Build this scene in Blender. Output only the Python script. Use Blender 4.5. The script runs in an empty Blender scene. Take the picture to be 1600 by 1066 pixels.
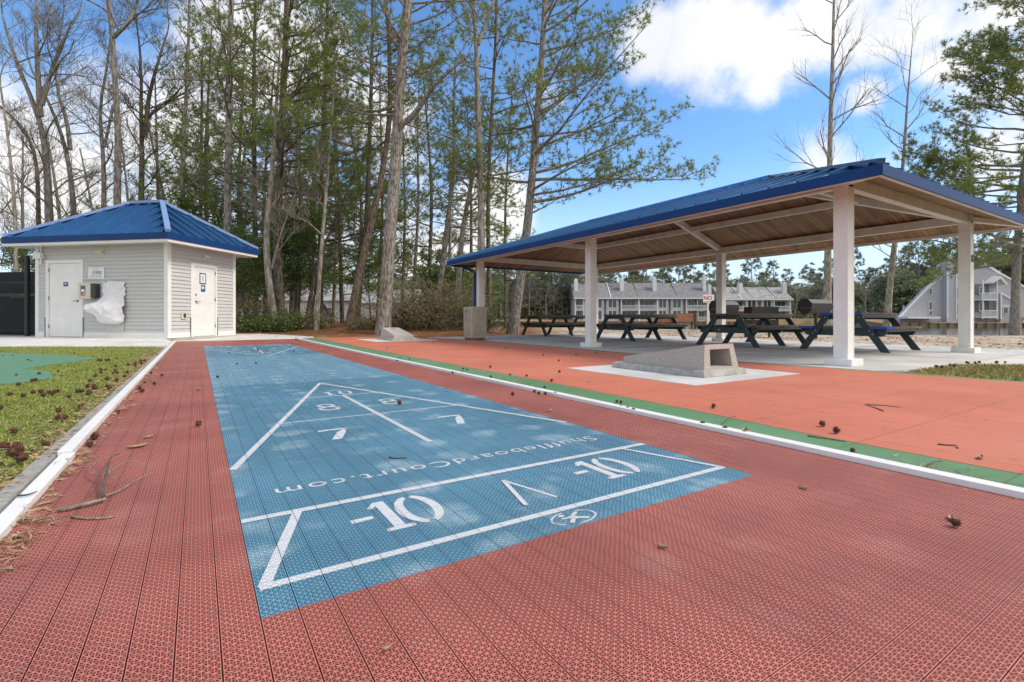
import bpy, bmesh, math, random
import numpy as np
from mathutils import Vector, Matrix, Euler
S = bpy.context.scene
# ------------------------------------------------------------------ camera
T = math.radians(32.4); CT, ST = math.cos(T), math.sin(T); FOC = 774.0; EYE = 0.65
cam = bpy.data.cameras.new('camera'); camo = bpy.data.objects.new('camera', cam); S.collection.objects.link(camo)
camo.location = (0, 0, EYE); camo.rotation_euler = (math.radians(90), 0, -T)
cam.sensor_width = 36; cam.lens = 36 * FOC / 1600; cam.shift_y = -(533 - 497) / 1600
cam.clip_start = 0.05; cam.clip_end = 6000
S.camera = camo
def W(X, Z, z=0.0):            # metres right of / ahead of the viewpoint -> place coordinates
    return Vector((X * CT + Z * ST, -X * ST + Z * CT, z))
def PX(px, py, Z): return W((px - 800) / FOC * Z, Z, EYE - (py - 497) / FOC * Z)
# ------------------------------------------------------------------ light
S.view_settings.view_transform = 'Standard'; S.view_settings.look = 'None'
S.view_settings.exposure = 0.72; S.view_settings.gamma = 1
SUN_AZ = math.degrees(math.atan2(0.75, -0.66)); SUN_EL = 48
sun = bpy.data.lights.new('sun', 'SUN'); so = bpy.data.objects.new('sun', sun); S.collection.objects.link(so)
sun.energy = 1.9; sun.angle = math.radians(20); sun.color = (1, .93, .84)
sd = Vector((0.62, -0.55, 0)).normalized(); e = math.radians(SUN_EL)
sdir = Vector((sd.x * math.cos(e), sd.y * math.cos(e), math.sin(e)))
so.rotation_euler = (-sdir).to_track_quat('-Z', 'Y').to_euler()

class N:                        # tiny node algebra
    def __init__(s, t, k): s.t, s.k = t, k
    def m(s, op, *a):
        n = s.t.nodes.new('ShaderNodeMath'); n.operation = op
        for i, v in enumerate((s,) + a):
            if isinstance(v, N): s.t.links.new(v.k, n.inputs[i])
            else: n.inputs[i].default_value = v
        return N(s.t, n.outputs[0])
    def __add__(s, o): return s.m('ADD', o)
    def __sub__(s, o): return s.m('SUBTRACT', o)
    def __mul__(s, o): return s.m('MULTIPLY', o)
    def __truediv__(s, o): return s.m('DIVIDE', o)
    def lt(s, o): return s.m('LESS_THAN', o)
    def gt(s, o): return s.m('GREATER_THAN', o)
    def max(s, o): return s.m('MAXIMUM', o)
    def min(s, o): return s.m('MINIMUM', o)
    def fl(s): return s.m('FLOOR')
    def fr(s): return s.m('FRACT')
    def ab(s): return s.m('ABSOLUTE')
    def ramp(s, a, b, c=0.0, d=1.0):
        n = s.t.nodes.new('ShaderNodeMapRange'); n.interpolation_type = 'SMOOTHSTEP'
        s.t.links.new(s.k, n.inputs[0])
        for i, v in enumerate((a, b, c, d)): n.inputs[i + 1].default_value = v
        return N(s.t, n.outputs[0])
def node(t, typ, **kw):
    n = t.nodes.new(typ)
    for k, v in kw.items(): setattr(n, k, v)
    return n
def mix(t, f, a, b):
    n = node(t, 'ShaderNodeMix', data_type='RGBA')
    for sock, v in ((n.inputs[0], f), (n.inputs[6], a), (n.inputs[7], b)):
        if isinstance(v, N): t.links.new(v.k, sock)
        elif hasattr(v, 'default_value') and not isinstance(v, (int, float)): t.links.new(v, sock)
        else: sock.default_value = (*v, 1) if isinstance(v, tuple) else v
    return n.outputs[2]
def noise(t, vec, scale, detail=4, rough=.55, out=0):
    n = node(t, 'ShaderNodeTexNoise'); n.inputs['Scale'].default_value = scale; n.inputs['Detail'].default_value = detail
    n.inputs['Roughness'].default_value = rough
    if vec is not None: t.links.new(vec, n.inputs['Vector'])
    return N(t, n.outputs[out])

world = bpy.data.worlds.new('World'); S.world = world; world.use_nodes = True
wt = world.node_tree; bg = wt.nodes['Background']
sky = node(wt, 'ShaderNodeTexSky', sky_type='NISHITA'); sky.sun_disc = False
sky.sun_elevation = e; sky.sun_rotation = math.atan2(sd.x, sd.y)
sky.air_density = 1.0; sky.dust_density = .2; sky.ozone_density = 2.5; sky.altitude = 500
gm = node(wt, 'ShaderNodeHueSaturation'); gm.inputs['Saturation'].default_value = 1.17; gm.inputs['Value'].default_value = 1.38
wt.links.new(sky.outputs[0], gm.inputs['Color'])
tc = node(wt, 'ShaderNodeTexCoord')
def blob(px, py, r, asp=1.0, k=1.0):
    X = Vector((px - 800, FOC, 497 - py)); R = r / X.length * 0.98
    d = W(X.x, X.y, X.z).normalized()
    mp = node(wt, 'ShaderNodeVectorMath', operation='SUBTRACT'); wt.links.new(tc.outputs['Generated'], mp.inputs[0]); mp.inputs[1].default_value = d
    sc = node(wt, 'ShaderNodeVectorMath', operation='MULTIPLY'); wt.links.new(mp.outputs[0], sc.inputs[0]); sc.inputs[1].default_value = (1 / R, 1 / R, asp / R)
    ln = node(wt, 'ShaderNodeVectorMath', operation='LENGTH'); wt.links.new(sc.outputs[0], ln.inputs[0])
    return N(wt, ln.outputs['Value']).ramp(1.25, 0.1, 0, k)
BL = [(1110, 70, 150, 1.3), (1200, 90, 120, 1.2), (1010, 60, 90, 1), (1300, 40, 150, 1.5), (1430, 30, 150, 1.8), (1560, 10, 130, 2), (1290, 250, 70, .7, .62), (1350, 150, 60, 1.2, .7),
      (1190, 130, 60, 1), (1560, 260, 130, 1.2, .6), (1480, 95, 90, 1.6, .8),
      (-60, 290, 235, 1.0), (130, 325, 195, 1.1), (290, 260, 190, .8), (350, 70, 105, .8), (450, 100, 150, 1), (430, 300, 130, 1, .8), (230, 205, 90, 1), (600, 200, 120, 1, .72), (560, 400, 200, 1, .8),
      (780, 330, 90, .9, .9), (700, 420, 140, 1.4, .9), (860, 150, 60, 1, .5), (1000, 470, 200, 3, .55), (-500, 300, 500, 1, .9), (2200, 200, 500, 1.5, .8)]
BACK = [(0, -1, .35, 1.3), (-.8, -.5, .4, 1.1), (.9, -.5, .5, .95), (.1, -.6, 1, 1.0)]  # unseen clouds behind and overhead, added to make the blue sky light neutral
dens = None
for b in BL:
    v = blob(*b[:3], *(b[3:] if len(b) > 3 else ()))
    dens = v if dens is None else dens.max(v)
n1 = noise(wt, tc.outputs['Generated'], 5.5, 8, .62); n2 = noise(wt, tc.outputs['Generated'], 2.2, 4, .5)
for bx, by, bz, rr in BACK:
    d = Vector((bx, by, bz)).normalized(); mp = node(wt, 'ShaderNodeVectorMath', operation='DISTANCE'); wt.links.new(tc.outputs['Generated'], mp.inputs[0]); mp.inputs[1].default_value = d
    dens = dens.max(N(wt, mp.outputs['Value']).ramp(rr * 1.2, .1))
n3 = noise(wt, tc.outputs['Generated'], 14, 6, .6)
cov = (dens + (n1 - .5) * 1.7 + (n2 - .5) * .9 + (n3 - .5) * .5).ramp(.22, .88)
shade = noise(wt, tc.outputs['Generated'], 4.2, 5, .6).ramp(.35, .7)
ccol = mix(wt, shade, (5.4, 5.5, 5.8), (7.1, 6.95, 6.75))
sz = node(wt, 'ShaderNodeSeparateXYZ'); wt.links.new(tc.outputs['Generated'], sz.inputs[0]); zz = N(wt, sz.outputs[2])
low = mix(wt, zz.ramp(.30, -.02) * .85, gm.outputs[0], (4.6, 5.6, 7.0))
fin = mix(wt, cov, low, ccol)
wt.links.new(fin, bg.inputs[0]); bg.inputs[1].default_value = 0.105

# ------------------------------------------------------------------ materials
M = {}
def mat(name, col, rough=.6, col2=None, scale=8, bump=0, bscale=60, metal=0, stretch=None, spec=.5, lo=.35, hi=.65, rand=None, trans=0, coat=0):
    if name in M: return M[name]
    m = bpy.data.materials.new(name); m.use_nodes = True; t = m.node_tree; b = t.nodes['Principled BSDF']
    b.inputs['Roughness'].default_value = rough; b.inputs['Metallic'].default_value = metal; b.inputs['Specular IOR Level'].default_value = spec; b.inputs['Coat Weight'].default_value = coat; b.inputs['Coat Roughness'].default_value = .12
    g = node(t, 'ShaderNodeTexCoord'); vec = g.outputs['Object']
    if stretch:
        mp = node(t, 'ShaderNodeMapping'); mp.inputs['Scale'].default_value = stretch; t.links.new(vec, mp.inputs[0]); vec = mp.outputs[0]
    c2 = col2 or tuple(c * .8 for c in col)
    f = noise(t, vec, scale, 6, .6).ramp(lo, hi)
    out = mix(t, f, col, c2)
    if rand:
        gi = node(t, 'ShaderNodeNewGeometry'); out = mix(t, N(t, gi.outputs['Random Per Island']), out, rand)
    t.links.new(out, b.inputs['Base Color'])
    if bump:
        nb = noise(t, vec, bscale, 5, .6); bn = node(t, 'ShaderNodeBump'); bn.inputs['Strength'].default_value = bump; bn.inputs['Distance'].default_value = .02
        t.links.new(nb.k, bn.inputs['Height']); t.links.new(bn.outputs[0], b.inputs['Normal'])
    if trans:
        tr = node(t, 'ShaderNodeBsdfTranslucent'); t.links.new(out, tr.inputs[0]); ms = node(t, 'ShaderNodeMixShader'); ms.inputs[0].default_value = trans
        t.links.new(b.outputs[0], ms.inputs[1]); t.links.new(tr.outputs[0], ms.inputs[2]); t.links.new(ms.outputs[0], t.nodes['Material Output'].inputs[0])
    M[name] = m; return m

def relief_group():
    g = bpy.data.node_groups.new('tile_relief', 'ShaderNodeTree')
    g.interface.new_socket('P', in_out='INPUT', socket_type='NodeSocketVector'); g.interface.new_socket('Solid', in_out='OUTPUT', socket_type='NodeSocketFloat'); g.interface.new_socket('Seam', in_out='OUTPUT', socket_type='NodeSocketFloat')
    gi = g.nodes.new('NodeGroupInput'); go = g.nodes.new('NodeGroupOutput'); sp = g.nodes.new('ShaderNodeSeparateXYZ'); g.links.new(gi.outputs[0], sp.inputs[0])
    P = .07625
    u = ((N(g, sp.outputs[0]) - .115) / P).fr() * 76.25; v = ((N(g, sp.outputs[1]) - 1.195) / P).fr() * 76.25
    eu = (u - 38.125).ab(); ev = (v - 38.125).ab(); ed = eu.max(ev)
    border = ed.gt(35.7); seam = eu.gt(36.65).max(ev.gt(37.1))
    cu = (u - 2.275) / 10.243; cv = (v - 2.275) / 10.243
    fu, fv = cu.fr(), cv.fr()
    rib = (fu - .5).ab().max((fv - .5).ab()).gt(.415)
    par = ((cu.fl() + cv.fl()) / 2).fr().gt(.25)
    d1 = (fu - fv).ab().lt(.14); d2 = (fu + fv - 1).ab().lt(.14)
    diag = par * d1 + (N(g, par.m('SUBTRACT', 1).k).ab()) * d2
    solid = border.max(rib).max(diag).min(seam.m('SUBTRACT', 1).ab())
    g.links.new(seam.k, go.inputs[1])
    g.links.new(solid.k, go.inputs[0]); return g
RG = relief_group()
def tile_mat(name, top, wall, deep, dusty=None, dust=0., light_band=False, rough=.5, var=(.74, 1.08), worn=None):
    m = bpy.data.materials.new(name); m.use_nodes = True; t = m.node_tree; b = t.nodes['Principled BSDF']
    ge = node(t, 'ShaderNodeNewGeometry'); si = node(t, 'ShaderNodeSeparateXYZ'); t.links.new(ge.outputs['Incoming'], si.inputs[0])
    sp = node(t, 'ShaderNodeSeparateXYZ'); t.links.new(ge.outputs['Position'], sp.inputs[0])
    x, y = N(t, sp.outputs[0]), N(t, sp.outputs[1]); iz = N(t, si.outputs[2]).ab().max(.05)
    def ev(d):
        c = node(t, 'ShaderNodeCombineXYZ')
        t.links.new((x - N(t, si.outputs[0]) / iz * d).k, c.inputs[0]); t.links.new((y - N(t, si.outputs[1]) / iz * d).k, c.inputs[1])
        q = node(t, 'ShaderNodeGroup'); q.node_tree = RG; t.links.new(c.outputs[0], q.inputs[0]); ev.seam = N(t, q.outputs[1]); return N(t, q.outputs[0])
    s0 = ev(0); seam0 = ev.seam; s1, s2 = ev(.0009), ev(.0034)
    pos = ge.outputs['Position']
    nz = noise(t, pos, 1.3, 5, .6); tcol = mix(t, nz.ramp(.3, .7), tuple(c * var[0] for c in top), tuple(min(c * var[1], 1) for c in top))
    wc = node(t, 'ShaderNodeTexWhiteNoise', noise_dimensions='2D'); cc = node(t, 'ShaderNodeCombineXYZ')
    t.links.new(((x - .115) / .07625 / 4).fl().k, cc.inputs[0]); t.links.new(((y - 1.195) / .07625 / 4).fl().k, cc.inputs[1]); t.links.new(cc.outputs[0], wc.inputs[0])
    tcol = mix(t, N(t, wc.outputs['Value']) * .22, tcol, tuple(c * .6 for c in top))
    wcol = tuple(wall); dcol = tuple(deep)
    if light_band:
        band = y.ramp(5.42, 5.46) * y.ramp(9.52, 9.48)
        tcol = mix(t, band * .55, tcol, (.34, .56, .70)); 
    if dusty:
        wz = noise(t, pos, 2.1, 2, .5); wz2 = noise(t, pos, 1.7, 2, .5)
        px = ((x - .115) / .305 + wz * .9).fr() - .5; py = ((y - 1.195) / .305 + wz2 * .9).fr() - .5
        spot = (px * px + py * py).ramp(.16, .0)
        dn = (noise(t, pos, 3.4, 7, .72) * .8 + .08 + spot * .17 * noise(t, pos, 1.9, 2, .5).ramp(.35, .6)).ramp(.50, .70) * dust
        fine = noise(t, pos, 130, 3, .75).ramp(.44, .56, .08, 1)
        tcol = mix(t, dn * fine, tcol, dusty)
        w2 = mix(t, dn * .7, wcol, dusty); 
    else: w2 = wcol
    if worn: tcol = mix(t, noise(t, pos, 60, 5, .8).ramp(.50, .66) * .55, tcol, worn)
    col = mix(t, s2, dcol, tuple(c * .42 for c in wall)); col = mix(t, s1, col, w2); col = mix(t, s0, col, tcol); col = mix(t, seam0, col, tuple(c * .7 for c in deep))  # hole walls and bottoms get darker with depth: shade painted into the colour
    t.links.new(col, b.inputs['Base Color'])
    b.inputs['Roughness'].default_value = rough
    t.links.new((s0 * .30 + .05).k, b.inputs['Specular IOR Level'])
    bp = node(t, 'ShaderNodeBump'); bp.inputs['Strength'].default_value = .35; bp.inputs['Distance'].default_value = .002
    t.links.new((s0 + noise(t, pos, 220, 3, .6) * .6).k, bp.inputs['Height']); t.links.new(bp.outputs[0], b.inputs['Normal'])
    M[name] = m; return m
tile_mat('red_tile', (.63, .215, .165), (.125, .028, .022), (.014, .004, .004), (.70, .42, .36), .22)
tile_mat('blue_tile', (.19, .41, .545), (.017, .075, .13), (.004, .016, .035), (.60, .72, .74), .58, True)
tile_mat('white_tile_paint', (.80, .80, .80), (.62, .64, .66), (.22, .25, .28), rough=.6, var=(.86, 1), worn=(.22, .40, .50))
def sport_mat(name, top):
    m = bpy.data.materials.new(name); m.use_nodes = True; t = m.node_tree; b = t.nodes['Principled BSDF']
    ge = node(t, 'ShaderNodeNewGeometry'); sp = node(t, 'ShaderNodeSeparateXYZ'); t.links.new(ge.outputs['Position'], sp.inputs[0])
    x, y = N(t, sp.outputs[0]), N(t, sp.outputs[1]); p = ge.outputs['Position']
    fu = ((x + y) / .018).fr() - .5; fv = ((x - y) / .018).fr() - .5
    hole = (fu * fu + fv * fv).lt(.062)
    seam = ((x / .61).fr() - .5).ab().gt(.493).max(((y / .61).fr() - .5).ab().gt(.493))
    tcol = mix(t, noise(t, p, .9, 5, .6).ramp(.3, .7), tuple(c * .86 for c in top), tuple(c * 1.06 for c in top))
    tcol = mix(t, noise(t, p, .45, 6, .65)  .ramp(.42, .68) * .5, tcol, tuple(min(c * .8 + .09, 1) for c in top))
    wn = node(t, 'ShaderNodeTexWhiteNoise', noise_dimensions='2D'); cb = node(t, 'ShaderNodeCombineXYZ'); t.links.new((x / .61).fl().k, cb.inputs[0]); t.links.new((y / .61).fl().k, cb.inputs[1]); t.links.new(cb.outputs[0], wn.inputs[0]); tcol = mix(t, N(t, wn.outputs['Value']) * .3, tcol, tuple(c * .82 for c in top))
    tcol = mix(t, noise(t, p, 7, 8, .8).ramp(.50, .72) * .45, tcol, tuple(.5 * c + .04 for c in top))
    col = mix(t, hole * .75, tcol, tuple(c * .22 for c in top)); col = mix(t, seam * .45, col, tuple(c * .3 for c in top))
    t.links.new(col, b.inputs['Base Color']); b.inputs['Roughness'].default_value = .65; b.inputs['Specular IOR Level'].default_value = .3
    M[name] = m
sport_mat('orange_tile', (.66, .20, .115)); sport_mat('green_tile', (.135, .29, .135))
mat('white_paint', (.81, .80, .77), .45, (.75, .74, .70), 5, .1, 90)
mat('white_metal', (.80, .80, .78), .35, (.74, .74, .72), 3)
mat('cream_beam', (.74, .70, .64), .5, (.64, .59, .52), 4, .1, 50, stretch=(1, 1, .3))
mat('siding', (.55, .55, .545), .55, (.505, .505, .50), 4, .08, 60, stretch=(.4, .4, 4))
mat('roof_blue', (.055, .175, .36), .24, (.045, .15, .32), 2, spec=.8, metal=.65)
mat('roof_blue_edge', (.004, .045, .175), .5, (.004, .040, .155), 3, spec=.25)
mat('roof_trim', (.22, .33, .58), .3, (.20, .30, .55), 3)
mat('concrete', (.66, .64, .60), .85, (.54, .525, .49), 1.6, .25, 70)
mat('slab_concrete', (.62, .61, .58), .8, (.48, .475, .45), 1.1, .15, 90)
mat('cast_concrete', (.58, .53, .47), .9, (.40, .365, .32), 60, .8, 140, lo=.3, hi=.7)
mat('cast_concrete_base', (.47, .46, .43), .9, (.33, .32, .29), 9, .5, 120)
mat('table_green', (.022, .045, .040), .45, (.016, .030, .028), 9, .1, 60)
mat('table_brown', (.20, .105, .07), .6, (.13, .07, .05), 7, .2, 50, stretch=(1, 8, 1))
mat('blue_paint', (.02, .07, .42), .5)
mat('black_metal', (.012, .012, .013), .38, (.02, .02, .02), 20, .1, 90)
mat('dark_grey', (.05, .05, .05), .6)
mat('taupe', (.40, .365, .30), .55, (.34, .31, .255), 5, .05, 100)
mat('taupe_dark', (.14, .12, .10), .6)
mat('straw', (.34, .15, .07), .95, (.17, .09, .05), 3.0, 1, 30, rand=(.42, .22, .10))
mat('seed', (.13, .050, .028), .85, (.06, .024, .014), 60)
mat('leaf_dry', (.34, .20, .10), .75, (.20, .10, .05), 30, rand=(.50, .36, .20), trans=.1)
mat('twig', (.16, .13, .11), .85, (.08, .06, .045), 60, .5, 200)
mat('twig_pale', (.34, .30, .25), .85, (.18, .15, .12), 60, .5, 200)
mat('blade', (.25, .33, .055), .6, (.17, .25, .035), 2.2, rand=(.32, .34, .09), trans=.15)
mat('blade_olive', (.24, .23, .06), .6, (.16, .17, .03), 2.2, rand=(.38, .29, .10), trans=.15)
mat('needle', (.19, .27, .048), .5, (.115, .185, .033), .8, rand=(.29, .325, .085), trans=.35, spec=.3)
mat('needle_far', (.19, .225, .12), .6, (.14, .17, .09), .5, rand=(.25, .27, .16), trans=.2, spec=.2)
mat('holly', (.11, .19, .045), .4, (.06, .115, .025), 1.2, rand=(.21, .28, .07), trans=.3)
mat('brush', (.25, .20, .06), .7, (.10, .095, .035), 1.5, rand=(.26, .23, .09), trans=.2)
def bark(name, a, b_, sc=9):
    return mat(name, a, .9, b_, sc * 2.2, 1.0, 26, stretch=(1, 1, .25), spec=.15, lo=.42, hi=.58)
mat('bank', (.26, .20, .10), .95, (.34, .19, .11), .5, .6, 6)
bark('bark_pine', (.36, .335, .29), (.14, .12, .098)); bark('bark_red', (.23, .175, .13), (.10, .075, .055)); bark('bark_grey', (.30, .285, .25), (.15, .14, .115), 6)
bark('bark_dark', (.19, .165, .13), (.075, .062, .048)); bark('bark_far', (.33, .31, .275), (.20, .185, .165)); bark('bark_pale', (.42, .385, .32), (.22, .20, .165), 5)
mat('shingle', (.22, .215, .22), .9, (.16, .158, .16), 1.2, .2, 20); mat('shingle_light', (.36, .35, .335), .9, (.21, .205, .20), 1.2)
mat('condo_wall', (.62, .62, .64), .8, (.44, .44, .46), 1); mat('condo_white', (.78, .78, .77), .7); mat('glass_dark', (.05, .07, .075), .12, (.09, .12, .12), 3)
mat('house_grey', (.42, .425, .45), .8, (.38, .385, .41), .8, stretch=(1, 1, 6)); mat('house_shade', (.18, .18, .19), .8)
mat('bulkhead', (.30, .24, .15), .9, (.20, .16, .10), 1.5, stretch=(6, 6, 1)); mat('bench_wood', (.42, .17, .065), .6, (.30, .12, .05), 4)
mat('screen_black', (.008, .011, .009), .8); mat('windscreen', (.05, .12, .10), .7)
mat('cloth_white', (.80, .80, .82), .7, (.74, .74, .77), 3, .9, 9); mat('aed_cream', (.68, .66, .52), .5); mat('red_plastic', (.5, .04, .03), .5)
mat('sign_white', (.78, .80, .80), .5, (.76, .78, .78)); mat('sign_blue', (.03, .10, .20), .5); mat('sign_ink', (.04, .12, .16), .5); mat('sign_red', (.50, .03, .03), .5)
mat('steel', (.30, .29, .27), .3, metal=.9); mat('turf_green', (.125, .27, .165), .95, (.10, .23, .14), 30, .5, 200)
mat('granite', (.40, .385, .34), .85, (.28, .265, .23), 30, .4, 120)

# ------------------------------------------------------------------ builders
C = S.collection
def tag(o, label=None, cat=None, group=None, kind=None):
    if label: o['label'] = label
    if cat: o['category'] = cat
    if group: o['group'] = group
    if kind: o['kind'] = kind
    return o
def empty(name, loc=(0, 0, 0), rz=0, label=None, cat=None, group=None):
    o = bpy.data.objects.new(name, None); C.objects.link(o); o.location = loc; o.rotation_euler = (0, 0, rz); o.empty_display_size = .1
    return tag(o, label, cat, group)
class MB:
    def __init__(s): s.v, s.f, s.n = [], [], 0
    def add(s, v, f):
        s.v.extend([tuple(p) for p in v]); s.f.extend([tuple(i + s.n for i in q) for q in f]); s.n += len(v); return s
    def box(s, a, b, mtx=None):
        (x0, y0, z0), (x1, y1, z1) = a, b
        v = [Vector(p) for p in ((x0, y0, z0), (x1, y0, z0), (x1, y1, z0), (x0, y1, z0), (x0, y0, z1), (x1, y0, z1), (x1, y1, z1), (x0, y1, z1))]
        if mtx: v = [mtx @ p for p in v]
        return s.add(v, [(0, 3, 2, 1), (4, 5, 6, 7), (0, 1, 5, 4), (1, 2, 6, 5), (2, 3, 7, 6), (3, 0, 4, 7)])
    def beam(s, p, q, w, h, up=(0, 0, 1)):      # bar from p to q, p..q is the centre line
        p, q = Vector(p), Vector(q); d = (q - p).normalized(); sd_ = d.cross(Vector(up)).normalized(); u = sd_.cross(d)
        v = []
        for c in (p, q):
            for a, b in ((-1, -1), (1, -1), (1, 1), (-1, 1)): v.append(c + sd_ * (a * w / 2) + u * (b * h / 2))
        return s.add(v, [(0, 3, 2, 1), (4, 5, 6, 7), (0, 1, 5, 4), (1, 2, 6, 5), (2, 3, 7, 6), (3, 0, 4, 7)])
    def prism(s, poly, z0, z1):
        n = len(poly); v = [(x, y, z0) for x, y in poly] + [(x, y, z1) for x, y in poly]
        return s.add(v, [tuple(range(n))[::-1], tuple(range(n, 2 * n))] + [(i, (i + 1) % n, n + (i + 1) % n, n + i) for i in range(n)])
    def tube(s, pts, rs, n=8, cap=True):
        pts = [Vector(p) for p in pts]; v = []; f = []
        up = Vector((.13, .07, 1)).normalized(); prev = None
        for i, p in enumerate(pts):
            d = (pts[min(i + 1, len(pts) - 1)] - pts[max(i - 1, 0)]); d = d.normalized() if d.length > 1e-9 else Vector((0, 0, 1))
            a = prev if prev is not None else (Vector((1, 0, 0)) if abs(d.x) < .9 else Vector((0, 1, 0)))
            a = (a - d * a.dot(d)).normalized(); b = d.cross(a); prev = a
            for k in range(n):
                t = 2 * math.pi * k / n; v.append(p + (a * math.cos(t) + b * math.sin(t)) * rs[i])
        for i in range(len(pts) - 1):
            for k in range(n): f.append((i * n + k, i * n + (k + 1) % n, (i + 1) * n + (k + 1) % n, (i + 1) * n + k))
        if cap: f += [tuple(range(n))[::-1], tuple(range((len(pts) - 1) * n, len(pts) * n))]
        return s.add(v, f)
    def obj(s, name, m, parent=None, smooth=False, bevel=0, **k):
        me = bpy.data.meshes.new(name); me.from_pydata(s.v, [], s.f); me.update()
        me.materials.append(M[m] if isinstance(m, str) else m)
        if smooth: me.polygons.foreach_set('use_smooth', [True] * len(me.polygons))
        o = bpy.data.objects.new(name, me); C.objects.link(o)
        if parent is not None: o.parent = parent
        if bevel:
            b = o.modifiers.new('b', 'BEVEL'); b.width = bevel; b.segments = 2; b.limit_method = 'ANGLE'
        return tag(o, **k)
def npmesh(name, v, f, m, parent=None, smooth=False, **k):      # v (n,3), f (m,3) or (m,4)
    me = bpy.data.meshes.new(name); v = np.asarray(v, dtype=np.float32); f = np.asarray(f, dtype=np.int32); c = f.shape[1]
    me.vertices.add(len(v)); me.vertices.foreach_set('co', v.ravel()); me.loops.add(f.size); me.loops.foreach_set('vertex_index', f.ravel())
    me.polygons.add(len(f)); me.polygons.foreach_set('loop_start', np.arange(0, f.size, c, dtype=np.int32))
    me.update(calc_edges=True); me.materials.append(M[m])
    if smooth: me.polygons.foreach_set('use_smooth', [True] * len(f))
    o = bpy.data.objects.new(name, me); C.objects.link(o)
    if parent is not None: o.parent = parent
    return tag(o, **k)
def text(name, s, size, m, parent, loc, rot, thick=.002, align='CENTER', bold=0, sx=1, space=1):
    cu = bpy.data.curves.new(name, 'FONT'); cu.body = s; cu.size = size; cu.align_x = align; cu.align_y = 'CENTER'; cu.extrude = thick; cu.offset = bold; cu.space_character = space
    o = bpy.data.objects.new('tmp', cu); C.objects.link(o); dg = bpy.context.evaluated_depsgraph_get()
    me = bpy.data.meshes.new_from_object(o.evaluated_get(dg)); bpy.data.objects.remove(o)
    me.materials.clear(); me.materials.append(M[m]); q = bpy.data.objects.new(name, me); C.objects.link(q); q.location = loc; q.rotation_euler = rot; q.scale = (sx, 1, 1)
    if parent is not None: q.parent = parent
    return q
def cut(o, cutters):
    bpy.context.view_layer.update()
    for c in cutters:
        b = o.modifiers.new('x', 'BOOLEAN'); b.operation = 'DIFFERENCE'; b.solver = 'EXACT'; b.object = c
    dg = bpy.context.evaluated_depsgraph_get(); me = bpy.data.meshes.new_from_object(o.evaluated_get(dg)); o.modifiers.clear(); o.data = me
    for c in cutters: bpy.data.objects.remove(c)

# ------------------------------------------------------------------ ground, water
SHORE = [(-.35, 78), (0.0, 72), (.26, 62), (.52, 50), (.84, 36), (1.03, 34.5), (1.6, 30)]     # near shore: depth by bearing
FAR = [(-.35, 128), (.5, 122), (.62, 112), (.78, 84), (1.6, 80)]
def itp(tab, r):
    if r <= tab[0][0]: return tab[0][1]
    for (a, p), (b, q) in zip(tab, tab[1:]):
        if r <= b: return p + (q - p) * (r - a) / (b - a)
    return tab[-1][1]
def gh(x, y):
    Zc = x * ST + y * CT; Xc = x * CT - y * ST; base = -.03
    if Zc < 3: return base
    r = Xc / Zc; h = base
    left = min(max((-.03 - r) / .08, 0), 1)             # wood side: gentle bank
    k = min(max((Zc - 16.5) / 4, 0), 1) * (1 if y > 16 else 0)
    bank = base + .33 * k * k * (3 - 2 * k)
    s = itp(SHORE, r); f = itp(FAR, r)
    z0 = 14 if r > .3 else 20
    t = min(max((Zc - z0) / max(s - z0, 1), 0), 1); lag = base + .02 * math.sin(x * 1.3) * math.sin(y * .9) * (t > .02) - .85 * t ** 2.2
    if Zc > s: lag = -2.2 if Zc < f else -.22 + min((Zc - f) * .12, .75)
    if s < Zc < s + 3: lag = -.88 - (Zc - s) / 3 * 1.3
    lag2 = lag
    return bank * left + lag2 * (1 - left)
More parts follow.
